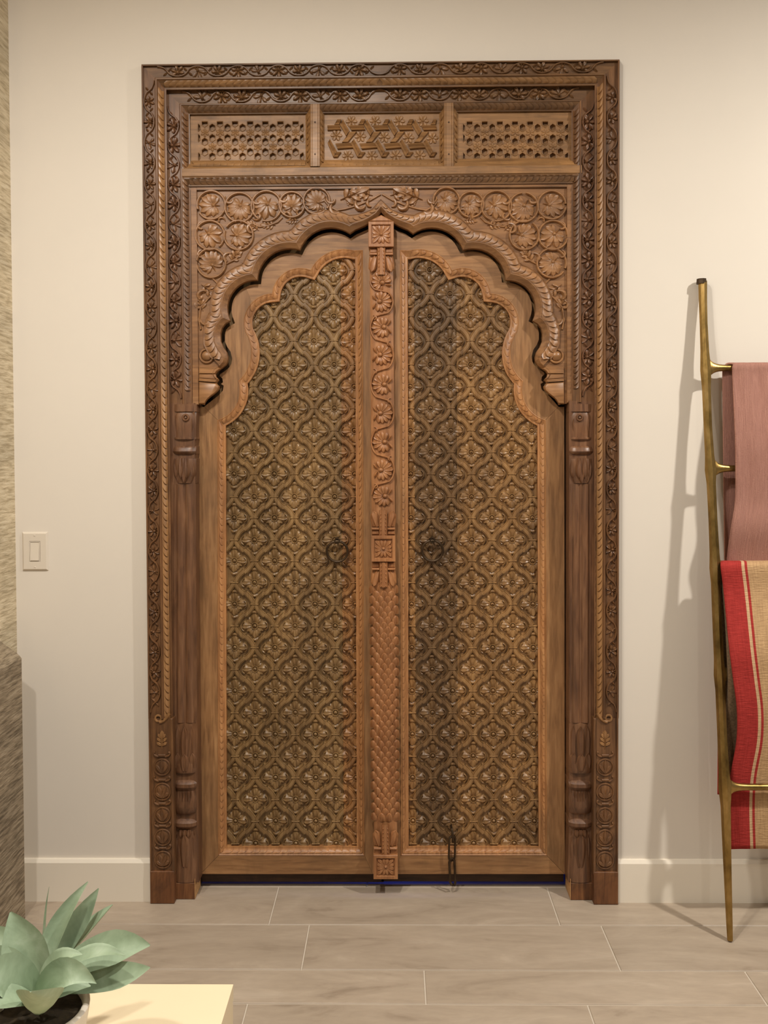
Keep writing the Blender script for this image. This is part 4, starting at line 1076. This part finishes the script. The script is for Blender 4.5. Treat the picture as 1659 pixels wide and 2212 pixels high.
def build_leaf(side):
    g = leafmap(side); fk = (lambda q: [g(p) for p in q]); sx = 1 if side == 0 else -1
    nm = 'L' if side == 0 else 'R'; mfield = (M_FIELDL, M_FIELDR)[side]
    base = PX(*g((630, 1888)), YL)
    lab = ('left carved wooden door leaf with rosette lattice, iron ring and scaly meeting post', 'right carved wooden door leaf with rosette lattice, darker inner board and hanging iron latch chain')[side]
    L = thing('door_leaf', (base[0], YL, base[1]), lab, 'door')
    L['group'] = 'pair of carved door leaves'
    # outer outline follows the arch
    top = [(p[0], p[1]) for p in ARCH_L[3:-3]]
    w3 = at_plane(top, YS + .012); off_in = offset(w3, .009)      # travel apex -> foot: left is into the opening
    head_w = off_in
    if side == 1: head_w = [(2 * PX(824, 700, YL)[0] - x, z) for x, z in head_w]
    # outline to the meeting edge
    meet = PX(*g((826.5, 600)), YL)[0] - sx * .0012
    y_sh = 879
    outl = [(meet, head_w[0][1] - .003)] + [(min(x, meet - .002) if side == 0 else max(x, meet + .002), z) for x, z in head_w] + [PX(*g((441, y_sh)), YL), PX(*g((428.5, y_sh)), YL)]
    hw_ = at_plane(fk(HEAD), YL)
    j1 = PX(*g((541, 654)), YL)
    # stiles and rail, mitred below
    A_ = PX(*g((428.5, y_sh)), YL); B_ = PX(*g((433, 1888)), YL); C_ = PX(*g((471.5, 1848)), YL); D_ = PX(*g((469.5, 907)), YL); E_ = PX(*g((441, y_sh)), YL)
    M1 = PX(*g((787.5, 1848)), YL); M2 = PX(*g((784, 540.2)), YL); NB = PX(*g((830.5, 1888)), YL)
    mtx = meet; gap = .0006
    def board(poly, name, mat):
        m = MB(YL); m.plate(poly, [], -.030, 0.0); c = poly[0]; return mk(name, m, mat, L, (c[0], YL, c[1]), smooth=False)
    stile = board([A_, B_, C_, D_, E_], 'stile', M_LEAF)
    mr = PX(*g((805, 1888)), YL)
    rail = board([(B_[0] + sx * gap * 2, B_[1]), mr, (M1[0], M1[1] - gap), (C_[0] + sx * gap, C_[1] - gap)], 'bottom_rail', M_LEAFX)
    st2 = board([(mr[0] + sx * gap, mr[1]), (mtx + sx * .010, NB[1]), (mtx, M2[1] + .01), (M2[0], M2[1]), (M1[0], M1[1] + gap)], 'meeting_stile', M_LEAF)
    # arch head, in two boards
    jx = 0; hi = None
    i_split = next(i for i, p in enumerate(HEAD) if p[1] > 652); o_split = min(range(len(outl)), key=lambda i: abs(outl[i][1] - PX(*g((525, 622)), YL)[1]) + (9 if (outl[i][0] * sx > PX(*g((560, 622)), YL)[0] * sx) else 0))
    up = outl[:o_split + 1] + list(reversed(hw_[:i_split + 1])) + [(mtx, M2[1] + .0105)]
    lo = outl[o_split:-2] + [(E_[0], E_[1] + gap), (D_[0] + sx * gap, D_[1] + gap)] + list(reversed(hw_[i_split:-1]))
    lo[0] = (lo[0][0] , lo[0][1] - gap); lo[-1] = (lo[-1][0], lo[-1][1] - gap)
    board(up, 'arch_head', M_LEAFX); board(lo, 'arch_head', M_LEAF)
    # dark rail behind the foot of the leaf
    m = MB(); a = PX(*g((436, 1904)), .092); b = PX(*g((829, 1880)), .092); m.box(min(a[0], b[0]), max(a[0], b[0]), a[1], b[1], -.115, -.090); mk('back_rail', m, M_DARKWOOD, L, (a[0], .1, a[1]), smooth=False)
    # panel opening: outer line -> opening edge
    opn = HEAD + [(471.5, 1848), (787.5, 1848)]
    ow = at_plane(fk(opn), YL); inn = offset(ow, sx * .0265, True)
    d_in = -.011
    m = MB(YL); m.grid([[p + (.0004,) for p in ow], [p + (.0016,) for p in offset(ow, sx * .0018, True)], [p + (.0002,) for p in offset(ow, sx * .0034, True)], [p + (-.008,) for p in offset(ow, sx * .0210, True)], [p + (-.0075,) for p in offset(ow, sx * .0225, True)], [p + (-.0085,) for p in inn], [p + (-.027,) for p in inn]], cv=True)
    mk('opening_moulding', m, M_LROPE, L, (ow[0][0], YL, ow[0][1]), ang=30)
    cm = offset(ow, sx * .0122, True); n = len(cm); m = MB(YL)
    nh = len(HEAD)
    def run(idx, sp=.0225):
        C_2 = [cm[i % n] + (-.0036,) for i in idx]; A2 = []
        for i in idx:
            v = (inn[i % n][0] - ow[i % n][0], inn[i % n][1] - ow[i % n][1]); l = hypot(*v); A2.append((v[0] / l * .0082, v[1] / l * .0082, -.0040))
        m.rope(C_2, A2, [(0, 0, 1)] * len(idx), sp, .0040, .42 * sx)
    run(list(range(1, nh - 1))); run([nh - 1, nh]); run([n, n - 1], .0235); run([nh, nh + 1], .0235)
    mk('rope_moulding', m, M_LROPE, L, (ow[0][0], YL, ow[0][1]), kind='stuff', ang=50)
    # panel of vertical boards
    hz_ = PX(600, 1846, YBD)[1]; ht_ = PX(600, 520, YBD)[1]
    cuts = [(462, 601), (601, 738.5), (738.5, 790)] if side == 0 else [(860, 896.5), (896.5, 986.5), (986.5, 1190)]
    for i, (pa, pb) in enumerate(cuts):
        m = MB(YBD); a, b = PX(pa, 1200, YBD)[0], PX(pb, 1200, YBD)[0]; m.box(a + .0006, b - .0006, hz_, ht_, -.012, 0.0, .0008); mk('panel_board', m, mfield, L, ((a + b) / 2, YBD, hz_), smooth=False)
    m = MB(YBD); a, b = PX(cuts[0][0], 1200, YBD)[0], PX(cuts[-1][1], 1200, YBD)[0]; m.box(min(a, b) + .004, max(a, b) - .004, hz_ + .004, ht_ - .004, -.020, -.0125); mk('plank_gap_blocker', m, M_DARKWOOD, L, (a, YBD, hz_), smooth=False)  # dark sheet added behind the boards to stop light through their gaps
    # rosettes in their barbed lattice
    ro, bd0, bd1, br = UNITS[nm]; poly = fk(opn)
    cin = [(x, y) for x, y in poly]
    yl = YBD
    def fieldx(par, k, y):
        if side == 0:
            x0 = 636.0 + (y - 1000) * .0042
            return x0 + 43.35 * k
        x0 = 1017.6 + (y - 1000) * .0065
        return x0 + 43.6 * k
    def near_open(px, py, mrg):
        if in_poly(poly, px, py): return True
        return any(hypot(px - x, py - y) < mrg for x, y in [(lerp(poly[i - 1][0], poly[i][0], t), lerp(poly[i - 1][1], poly[i][1], t)) for i in range(len(poly)) for t in (0, .25, .5, .75)])
    ext = [533] + ROWS
    for r, py in enumerate(ext):
        # the first listed row (584) holds the flower nearest the meeting stile
        par = r % 2
        for k in range(-5, 6):
            px = fieldx(par, k, py)
            isf = (k % 2 == 0) == (par == 1)
            nxt = ext[r + 1] if r + 1 < len(ext) else py + 47
            z = PX(px, py, yl)
            lo_x, hi_x = (470, 786) if side == 0 else (866, 1186)
            if not (lo_x - 6 < px < hi_x + 6): continue
            if isf:
                if near_open(px, py, 5) and lo_x + 8 < px < hi_x - 8 and py < 1832:
                    o = inst('rosette', ro, L, z[0], z[1], yl, rr.uniform(-.04, .04), rr.uniform(.95, 1.03)); o.scale.y = rr.uniform(.85, 1.15)
            else:
                if near_open(px, py, 2) and lo_x + 10 < px < hi_x - 10 and py < 1830: inst('lattice_bar', br, L, z[0], z[1], yl, rr.uniform(-.05, .05))
                if py < 1800:
                    for (me, sg) in ((bd0, 1), (bd1, -1)):
                        mx_ = px + sg * 21.7; my_ = (py + nxt) / 2
                        if near_open(mx_, my_, 8) and lo_x + 6 < mx_ < hi_x - 6:
                            o = inst('lattice_band', me, L, z[0], z[1], yl); o.scale.z = (nxt - py) / 47.0
    return L, g, st2
LEAF_L, gL, _ = build_leaf(0)
LEAF_R, gR, _ = build_leaf(1)
fish_post(LEAF_L)
def ring_handle(leaf, px, py, Rpx):
    c = PX(px, py, .062); R = Rpx * S * .98; m = MB(.060); m.ring((c[0], c[1], 0.0), R, .0042, 32, 8, tilt=.10)
    h = mk('ring_handle', m, M_IRON, leaf, (c[0], .06, c[1] + R), label='round iron ring pull'); m = MB(.060)
    zt = c[1] + R
    m.ring((c[0], zt + .001, .006), .0075, .0028, 16, 6); m.box(c[0] - .003, c[0] + .003, zt - .006, zt + .012, -.022, .004, .001)
    mk('staple', m, M_IRON, h, (c[0], .06, zt), smooth=False)
ring_handle(LEAF_L, 728.5, 1191, 23.5); ring_handle(LEAF_R, 934, 1189.5, 23.5)
# latch chain on the right leaf
def link(p0, p1, hw, r, y, twist=0.0):
    "long closed loop of round bar from photo point p0 to p1"
    a, b = PX(p0[0], p0[1], y), PX(p1[0], p1[1], y); w_ = hw * S; pts = []
    for k in range(7): t = pi * k / 6; pts.append((a[0] + w_ * cos(t), y + twist * cos(t), a[1] - w_ + w_ * sin(t)))
    for k in range(7): t = pi + pi * k / 6; pts.append((b[0] + w_ * cos(t), y + twist * cos(t), b[1] + w_ + w_ * sin(t)))
    pts.append(pts[0]); m = MB(); m.tube(pts, r, 7, caps=False); return m
c = PX(978, 1803, .05)
m = MB(); m.tube([(c[0] - .004, .075, c[1] + .02), (c[0] - .004, .045, c[1] + .02), (c[0] - .002, .038, c[1] + .008), (c[0], .038, c[1] - .012), (c[0], .05, c[1] - .024)], .0042, 7)
CH = mk('latch_chain', m, M_IRON, LEAF_R, (c[0], .05, c[1]), label='iron latch chain hanging over the bottom rail')
m = link((977, 1806), (976, 1859), 6.8, .0036, .044, .004); mk('chain_link', m, M_IRON, CH, (c[0], .044, c[1]))
m = MB()
q = [(970.5, 1862, .044), (973, 1856, .040), (978, 1854, .038), (981.5, 1858, .042)]
pts = [PX(a, b, y) for a, b, y in q]; P_ = [(p[0], y, p[1]) for p, (_, _, y) in zip(pts, q)]
aL = PX(973.5, 1905, .042); aR = PX(983.5, 1905, .046); bL = PX(976, 1911, .036); 
m.tube([(aL[0] + .004, .034, aL[1] - .008), (aL[0] - .001, .040, aL[1]), P_[0], P_[1], P_[2], P_[3], (aR[0], .046, aR[1]), (aR[0] - .003, .040, aR[1] - .009), (aR[0] - .010, .036, aR[1] - .004)], .0042, 7)
mk('chain_link', m, M_IRON, CH, (c[0], .042, c[1] - .1))

# ------------------------------------------------------------------ light switch
a, b = PX(50, 1232, 0), PX(104, 1149, 0)
SW = thing('light_switch', ((a[0] + b[0]) / 2, 0, (a[1] + b[1]) / 2), 'white rocker light switch on the wall left of the carved door', 'light switch')
cx, cz = (a[0] + b[0]) / 2, (a[1] + b[1]) / 2; hx_, hz_ = (b[0] - a[0]) / 2, (b[1] - a[1]) / 2
m = MB()
rc = lambda k, d: [(cx + sx * (hx_ - k), cz + sz * (hz_ - k), d) for sx, sz in ((-1, -1), (1, -1), (1, 1), (-1, 1))]
rw, rh = .0175, .0335
hole = lambda k, d: [(cx + sx * (rw + k), cz + sz * (rh + k), d) for sx, sz in ((-1, -1), (1, -1), (1, 1), (-1, 1))]
m.grid([rc(0, .0), rc(0, .0018), rc(.0046, .0068), rc(.0052, .007), hole(.0005, .007), hole(0, .0062), hole(0, .002)], cv=True)
mk('cover_plate', m, M_SWITCH, SW, (cx, 0, cz), smooth=False)
m = MB(); 
m.grid([[(cx + sx * (rw - .0008), cz + sz * (rh - .0008), .002) for sx, sz in ((-1, -1), (1, -1), (1, 1), (-1, 1))], [(cx + sx * (rw - .0008), cz + sz * (rh - .0008), .0068) for sx, sz in ((-1, -1), (1, -1), (1, 1), (-1, 1))], [(cx + sx * (rw - .0028), cz + sz * (rh - .0028), .0068) for sx, sz in ((-1, -1), (1, -1), (1, 1), (-1, 1))], [(cx + sx * (rw - .0030), cz + sz * (rh - .0030), .005) for sx, sz in ((-1, -1), (1, -1), (1, 1), (-1, 1))]], cv=True)
mk('rocker_frame', m, M_SWITCH, SW, (cx, 0, cz), smooth=False)
m = MB(); w_, h_ = rw - .0034, rh - .0036
m.grid([[(cx - w_, z, .003), (cx - w_, z, d), (cx + w_, z, d), (cx + w_, z, .003)] for z, d in ((cz - h_, .0035), (cz - h_, .0098), (cz, .0072), (cz + h_, .0052), (cz + h_, .0035))])
mk('rocker', m, M_SWITCH, SW, (cx, 0, cz), smooth=False)
for sg in (-1, 1):
    m = MB(); zz = cz + sg * (hz_ - .0115); m.dome(cx, zz, .0034, .0012, base=.007, seg=12, rings=2); m.box(cx - .0028, cx + .0028, zz - .0004, zz + .0004, .007, .0084); mk('screw', m, M_SWITCH, SW, (cx, 0, zz))

# ------------------------------------------------------------------ cream table, pot and plant
ZTB = 0.30
def floor_pt(px, py, z):
    d = FWD + RGT * ((px - W / 2) / F) - UPV * ((py - PPY) / F); k = (z - EYE) / d.z; return CAM + d * k
t1 = floor_pt(504, 2126.5, ZTB)
TB = thing('low_table', (t1.x - .45, t1.y - .3, 0), 'cream lacquered low block table under the potted agave', 'table')
m = MB(); wbox(m, t1.x - .78, t1.x, t1.y - .75, t1.y, ZTB - .035, ZTB, .0015); mk('table_top', m, M_TABLE, TB, (t1.x, t1.y, ZTB), smooth=False)
for (xa_, xb_) in ((t1.x - .040, t1.x - .0012), (t1.x - .78, t1.x - .742)):
    m = MB(); wbox(m, xa_, xb_, t1.y - .749, t1.y - .001, .001, ZTB - .0352, .001); mk('side_panel', m, M_TABLE, TB, (xa_, t1.y, 0), smooth=False)
pc = floor_pt(84, 2176, ZTB + .118); PR = .0935
PLT = thing('potted_agave', (pc.x, pc.y, ZTB), 'pale green agave in a round white pot on the cream table', 'plant')
def lathe(prof, c, seg=40):
    m = MB(c.y); m.grid([[(c.x + r * cos(2 * pi * k / seg), z, r * sin(2 * pi * k / seg)) for k in range(seg)] for r, z in prof], cv=True)
    return m
zt = pc.z
m = lathe([(.001, ZTB + .001), (PR * .62, ZTB + .001), (PR * .70, ZTB + .006), (PR * .92, zt - .05), (PR * .985, zt - .015), (PR, zt - .003), (PR - .003, zt), (PR - .010, zt), (PR - .013, zt - .003), (PR - .016, zt - .03), (.001, zt - .03)], pc)
mk('pot', m, M_POT, PLT, (pc.x, pc.y, ZTB), ang=50)
m = MB(pc.y); rows = []
for i in range(9):
    r = (PR - .015) * i / 8 + .0005; rows.append([(pc.x + r * cos(2 * pi * k / 32), zt - .014 + .006 * (1 - (i / 8) ** 2) + random.uniform(-.0025, .0025), r * sin(2 * pi * k / 32)) for k in range(32)])
m.grid(rows, cv=True); mk('soil', m, M_SOIL, PLT, (pc.x, pc.y, zt))
def blade(base, ctrl, tip, w_, face, fold=.25, nl=12, nw=6, pk=.5, curl=0.0, tipw=0.05, root=.42, twist=0.0):
    "a thick tapering leaf along a bent spine; face = direction its upper side looks; every point is (photo x, photo y, depth)"
    B, C, T = [P3(*q) for q in (base, ctrl, tip)]; face = Vector(face).normalized(); top = []; bot = []
    for i in range(nl + 1):
        t = i / nl; p = B * (1 - t) ** 2 + C * 2 * t * (1 - t) + T * t * t; tg = ((C - B) * (1 - t) + (T - C) * t).normalized()
        sd = tg.cross(face).normalized(); up = sd.cross(tg).normalized()
        if twist:
            R_ = Matrix.Rotation(twist * t, 3, tg); sd = R_ @ sd; up = R_ @ up
        hw = w_ / 2 * ((root + (1 - root) * sin(min(1, t / pk) * pi / 2)) if t < pk else (tipw + (1 - tipw) * max(0, 1 - ((t - pk) / (1 - pk)) ** 1.55)))
        ra, rb = [], []
        for j in range(nw + 1):
            q = -1 + 2 * j / nw
            o = p + sd * (q * hw * (1 - .12 * fold * q * q)) + up * (fold * hw * q * q - curl * hw * max(0, abs(q) - .55) * 1.0)
            th = (.0042 * (1 - t) + .0012) * (1 - abs(q) ** 3)
            ra.append((o.x, o.z, -o.y)); o2 = o - up * th; rb.append((o2.x, o2.z, -o2.y))
        top.append(ra); bot.append(rb)
    m = MB(); loops = [a + list(reversed(b)) for a, b in zip(top, bot)]; m.grid(loops, cv=True); n = len(m.v); k = len(loops[0]); m.f.append(tuple(range(k))); m.f.append(tuple(range(n - k, n)))
    mk('leaf', m, M_AGAVE, PLT, (B.x, B.y, B.z), ang=60)
Y = pc.y; bx, by = 84, 2160
D = -.5
blade((88, 2150, Y), (60, 2060, Y + .00), (23, 1970, Y + .02), .086, (.25, -1, .35), .35, pk=.55, root=.45)
blade((86, 2145, Y + .01), (108, 2010, Y + .05), (190, 1905, Y + .07), .046, (-.35, -1, .3), .55, pk=.5, root=.8)
blade((100, 2120, Y + .03), (150, 2010, Y + .07), (213, 1919, Y + .09), .044, (.5, -1, .25), .25, pk=.6, root=.4)
blade((105, 2120, Y + .04), (165, 2030, Y + .08), (243, 1954, Y + .10), .040, (-.8, -.55, .4), .4, pk=.62, root=.5)
blade((100, 2125, Y + .02), (220, 2030, Y + .06), (324, 2042, Y + .05), .066, (.1, -1, .8), .25, pk=.62, root=.35)
blade((110, 2118, Y + .00), (190, 2030, Y + .02), (270, 2064, Y + .00), .034, (.0, -.4, 1), .3, pk=.55, root=.5)
blade((110, 2135, Y + .03), (240, 2115, Y + .03), (324, 2090, Y + .02), .050, (.0, -1, .9), .2, pk=.62, root=.4)
blade((88, 2140, Y - .02), (104, 2050, Y - .02), (178, 2062, Y - .02), .036, (-.3, -.5, 1), .3, pk=.55, root=.7)
blade((86, 2158, Y - .03), (125, 2060, Y - .05), (209, 2125, Y - .05), .054, (.1, -1, .55), .25, pk=.5, root=.5, tipw=0.0)
blade((90, 2165, Y - .02), (150, 2120, Y - .03), (196, 2130, Y - .02), .032, (.0, -.6, 1), .2, pk=.5, root=.6)
blade((84, 2186, Y - .03), (92, 2186, Y - .11), (66, 2142, Y - .16), .088, (0, .25, 1), .55, pk=.6, root=.35)
blade((78, 2150, Y), (30, 2080, Y - .02), (-60, 2050, Y - .02), .060, (.3, -.8, .8), .3, pk=.55)
blade((78, 2158, Y - .03), (30, 2075, Y - .06), (-50, 2120, Y - .09), .075, (.2, -.9, .7), .25, pk=.55)
blade((76, 2165, Y - .04), (20, 2140, Y - .09), (-60, 2180, Y - .12), .050, (.2, -.5, 1), .3, pk=.55)
blade((80, 2150, Y + .03), (40, 2050, Y + .06), (-20, 2000, Y + .09), .060, (.3, -1, .5), .3, pk=.55)
blade((96, 2110, Y + .05), (90, 2000, Y + .07), (106, 1916, Y + .07), .0065, (0, -1, 0), .1, pk=.3, root=.8)

# ------------------------------------------------------------------ brass ladder with its throws
def lad_y(px, py):
    "depth of the ladder plane: touches the wall at the top, stands out at the floor"
    foot, top = -.232, -.022
    y = -.1
    for _ in range(6):
        z = P3(px, py, y).z; y = lerp(foot, top, min(1.02, max(0, z / 2.03)))
    return y
rail_px = [(1518, 608, 10), (1518.5, 650, 9.5), (1520, 700, 9), (1522.5, 760, 10), (1524.5, 800, 12.5), (1526, 840, 10), (1529, 920, 9.5), (1533, 985, 10.5), (1535, 1016, 13), (1536.5, 1045, 10.5), (1540, 1120, 10), (1543.5, 1195, 11), (1545, 1228, 13), (1546, 1260, 10.5), (1549, 1340, 10.5), (1553, 1425, 11), (1554.5, 1458, 13), (1556, 1490, 11), (1560, 1590, 10.5), (1564, 1670, 12), (1566, 1702, 14.5), (1567.5, 1740, 11), (1570, 1830, 9.5), (1573, 1920, 8), (1575.5, 1990, 7), (1577, 2040, 6)]
ft = floor_pt(1577, 2041, 0)
LAD = thing('leaning_ladder', (ft.x, ft.y, 0), 'hammered brass blanket ladder leaning on the wall right of the door', 'ladder')
RW = 0.50
pts, rad = [], []
for (px, py, w_) in rail_px:
    y = lad_y(px, py); p = P3(px, py, y); pts.append((p.x, y, max(p.z, .004))); rad.append(w_ * .00142)
def facet(mb): return mb
m = MB(); m.tube(pts, rad, 8); RL = mk('rail', m, M_BRASS, LAD, (ft.x, ft.y, 0), ang=32)
xt = pts[0][0]
pr = [(2 * (ft.x + RW / 2) - x + 0.0, y, z) for x, y, z in pts]
m = MB(); m.tube(pr, rad, 8); mk('rail', m, M_BRASS, LAD, (pr[-1][0], ft.y, 0), ang=32)
for (p, q) in ((pts[0], 1), (pr[0], -1)):
    m = MB(); m.tube([(p[0] - q * .004, p[1], p[2] - .008), (p[0] - q * .004, p[1], p[2] + .008)], [.0165, .0155], 8); mk('rail_cap', m, M_IRON, LAD, p, ang=32)
rung_px = [(1524.5, 795), (1535, 1012), (1545, 1226), (1554.5, 1456), (1566, 1700)]
RUNG = []
for (px, py) in rung_px:
    y = lad_y(px, py); p = P3(px, py, y); x2 = 2 * (ft.x + RW / 2) - p.x; RUNG.append((p.x, y, p.z)); n = 28; q, r_ = [], []
    rows = []
    for i in range(n + 1):
        x = lerp(p.x, x2, i / n); e = min(x - p.x, x2 - x); fl = .030 * math.exp(-e / .016)
        rows.append([(x, p.z + (.0105 + fl) * sin(2 * pi * k / 10) + .0006 * sin(x * 90), -y + .0098 * cos(2 * pi * k / 10)) for k in range(10)])
    # denser rings where the rung flares into the rail
    xs_ = [p.x + .004 + .10 * (i / 12) ** 1.8 for i in range(13)]; xs_ += [lerp(xs_[-1], x2 - .104, i / 6) for i in range(1, 6)] + [x2 - .004 - .10 * (i / 12) ** 1.8 for i in range(12, -1, -1)]
    rows = []
    for x in xs_:
        e = min(x - p.x, x2 - x); fl = .034 * math.exp(-(e - .004) / .0135)
        rows.append([(x, p.z + (.0100 + fl) * sin(2 * pi * k / 10), -y + .0098 * cos(2 * pi * k / 10)) for k in range(10)])
    m = MB(); m.grid(rows, cv=True); mk('rung', m, M_BRASS, LAD, (p.x, y, p.z), ang=50)
def drape(name, label, mat, path, left, xr, nx, thick, wav, group=None, fl=None):
    "path: (y, z, left x) samples from the back hem over the rung to the front hem"
    vs, fs, uv = [], [], []; n = len(path); ln = [0]
    for i in range(1, n): ln.append(ln[-1] + hypot(path[i][0] - path[i - 1][0], path[i][1] - path[i - 1][1]))
    for i, (y, z, xl) in enumerate(path):
        for j in range(nx + 1):
            t = j / nx; x = lerp(xl, xr, t); k = wav(i / (n - 1), t)
            vs.append((x, y + k, z)); uv.append((t * (xr - xl) / (xr - left) if False else (x - xl) / (xr - left), ln[i]))
    for i in range(n - 1):
        for j in range(nx): a = i * (nx + 1) + j; fs.append((a, a + 1, a + nx + 2, a + nx + 1))
    me = bpy.data.meshes.new(name); o0 = vs[n // 2 * (nx + 1)]
    me.from_pydata([(x - o0[0], y - o0[1], z - o0[2]) for x, y, z in vs], [], fs); me.update()
    ul = me.uv_layers.new(name='UVMap')
    for lp in me.loops: ul.data[lp.index].uv = uv[lp.vertex_index]
    me.materials.append(mat); me.polygons.foreach_set('use_smooth', [True] * len(me.polygons))
    o = bpy.data.objects.new(name, me); COL.objects.link(o); o.location = o0; o['label'] = label; o['category'] = 'blanket'
    md = o.modifiers.new('thickness', 'SOLIDIFY'); md.thickness = thick; md.offset = 1.0
    return o
def catmull(pts, n):
    out = []; m_ = len(pts)
    for i in range(m_ - 1):
        p0, p1, p2, p3 = pts[max(0, i - 1)], pts[i], pts[i + 1], pts[min(m_ - 1, i + 2)]
        for k in range(n):
            t = k / n; out.append(tuple(.5 * (2 * b + (c - a) * t + (2 * a - 5 * b + 4 * c - d) * t * t + (3 * b - a - 3 * c + d) * t ** 3) for a, b, c, d in zip(p0, p1, p2, p3)))
    out.append(tuple(pts[-1])); return out
def xat(px, py, y): return P3(px, py, y).x
def zat(py, y): return P3(1590, py, y).z
r1, r2, r3, r4, r5 = RUNG
XRT = ft.x + RW - .045
# pink throw over the top rung
rr_ = .017
zz = [(r1[1] + .012, zat(1330, r1[1]), xat(1569, 1215, r1[1])), (r1[1] + .014, zat(1000, r1[1]), xat(1566, 1000, r1[1])), (r1[1] + rr_, r1[2] - .03, xat(1565, 830, r1[1])), (r1[1] + rr_, r1[2], xat(1566, 800, r1[1])), (r1[1] + rr_ * .6, r1[2] + rr_ * .8, xat(1570, 785, r1[1])), (r1[1], r1[2] + rr_, xat(1574, 779, r1[1])), (r1[1] - rr_ * .7, r1[2] + rr_ * .75, xat(1580, 786, r1[1])), (r1[1] - rr_ - .002, r1[2], xat(1583, 800, r1[1] - .02)), (r1[1] - rr_ - .006, r1[2] - .04, xat(1583.5, 830, r1[1] - .02)), (r2[1] - .022, r2[2] + .10, xat(1583.5, 950, r2[1])), (r2[1] - .024, r2[2], xat(1583.5, 1012, r2[1])), (r2[1] - .020, r2[2] - .10, xat(1583, 1080, r2[1])), (lerp(r2[1], r3[1], .6) - .010, lerp(r2[2], r3[2], .6), xat(1577, 1140, r2[1] - .02)), (r3[1] + .022, r3[2] + .02, xat(1573, 1215, r2[1] - .02)), (r3[1] + .026, r3[2] - .12, xat(1572, 1290, r2[1] - .02))]
path = catmull(zz, 5)
drape('pink_throw', 'dusty pink gauze throw draped over the top rung of the brass ladder', M_PINK, path, xat(1583, 900, r1[1]), XRT, 46, .006,
      lambda s, t: .0022 * sin(t * 34 + 3 * sin(s * 5)) * (1 if s > .55 else .4) + .0012 * sin(t * 71 + s * 9))
# brown knit throw folded over the third rung
zz = [(r3[1] + .020, zat(1620, r3[1]), xat(1560, 1600, r3[1])), (r3[1] + .017, r3[2] - .10, xat(1559, 1300, r3[1])), (r3[1] + .017, r3[2], xat(1560, 1226, r3[1])), (r3[1], r3[2] + .016, xat(1562, 1222, r3[1])), (r3[1] - .017, r3[2], xat(1560, 1230, r3[1])), (r3[1] - .018, r3[2] - .06, xat(1557.5, 1262, r3[1])), (r3[1] - .020, r3[2] - .14, xat(1561, 1330, r3[1])), (r4[1] - .017, r4[2] + .05, xat(1567, 1430, r4[1])), (r4[1] - .018, r4[2] - .03, xat(1568.5, 1480, r4[1])), (r4[1] - .008, r4[2] - .10, xat(1569, 1560, r4[1])), (r4[1] + .006, r4[2] - .20, xat(1571, 1640, r4[1])), (r4[1] + .012, zat(1692, r4[1]), xat(1575, 1690, r4[1]))]
drape('brown_throw', 'brown knitted throw folded beneath the red striped blanket on the ladder', M_FLEECE, catmull(zz, 5), xat(1560, 1400, r3[1]), XRT - .03, 30, .010, lambda s, t: .001 * sin(t * 20 + s * 6))
# red and tan striped weave over both
E1 = .0325
zz = [(r3[1] + .050, zat(1718, r3[1] + .04), xat(1549.5, 1715, r3[1] + .05)), (r3[1] + .050, zat(1640, r3[1]), xat(1550, 1640, r3[1] + .05)), (r3[1] + .046, r3[2] - .22, xat(1552, 1400, r3[1] + .04)), (r3[1] + E1 + .004, r3[2] - .06, xat(1555, 1270, r3[1] + .03)), (r3[1] + E1, r3[2], xat(1555.5, 1232, r3[1] + .02)), (r3[1] + E1 * .6, r3[2] + E1 * .55, xat(1556, 1222, r3[1])), (r3[1], r3[2] + E1 * .62, xat(1556, 1219, r3[1])), (r3[1] - E1 * .7, r3[2] + E1 * .5, xat(1556, 1224, r3[1] - .02)), (r3[1] - E1, r3[2], xat(1557, 1242, r3[1] - .03)), (r3[1] - E1 - .003, r3[2] - .08, xat(1563, 1320, r3[1] - .03)), (r4[1] - .040, r4[2] + .09, xat(1573, 1400, r4[1] - .03)), (r4[1] - .042, r4[2], xat(1580, 1480, r4[1] - .03)), (r4[1] - .040, r4[2] - .10, xat(1586, 1560, r4[1] - .02)), (r5[1] + .006, r5[2] + .14, xat(1584, 1630, r5[1] + .03)), (r5[1] + .021, r5[2] + .02, xat(1578, 1690, r5[1] + .02)), (r5[1] + .023, r5[2] - .08, xat(1575.5, 1760, r5[1] + .02)), (r5[1] + .030, zat(1834, r5[1] + .03), xat(1577, 1834, r5[1] + .03))]
drape('striped_throw', 'red and tan striped woven throw hanging over the third rung of the ladder', M_RED, catmull(zz, 6), xat(1572, 1400, r3[1]), XRT - .01, 40, .004,
      lambda s, t: .0016 * sin(t * 13 + s * 5) + .0006 * sin(t * 41 - s * 20))
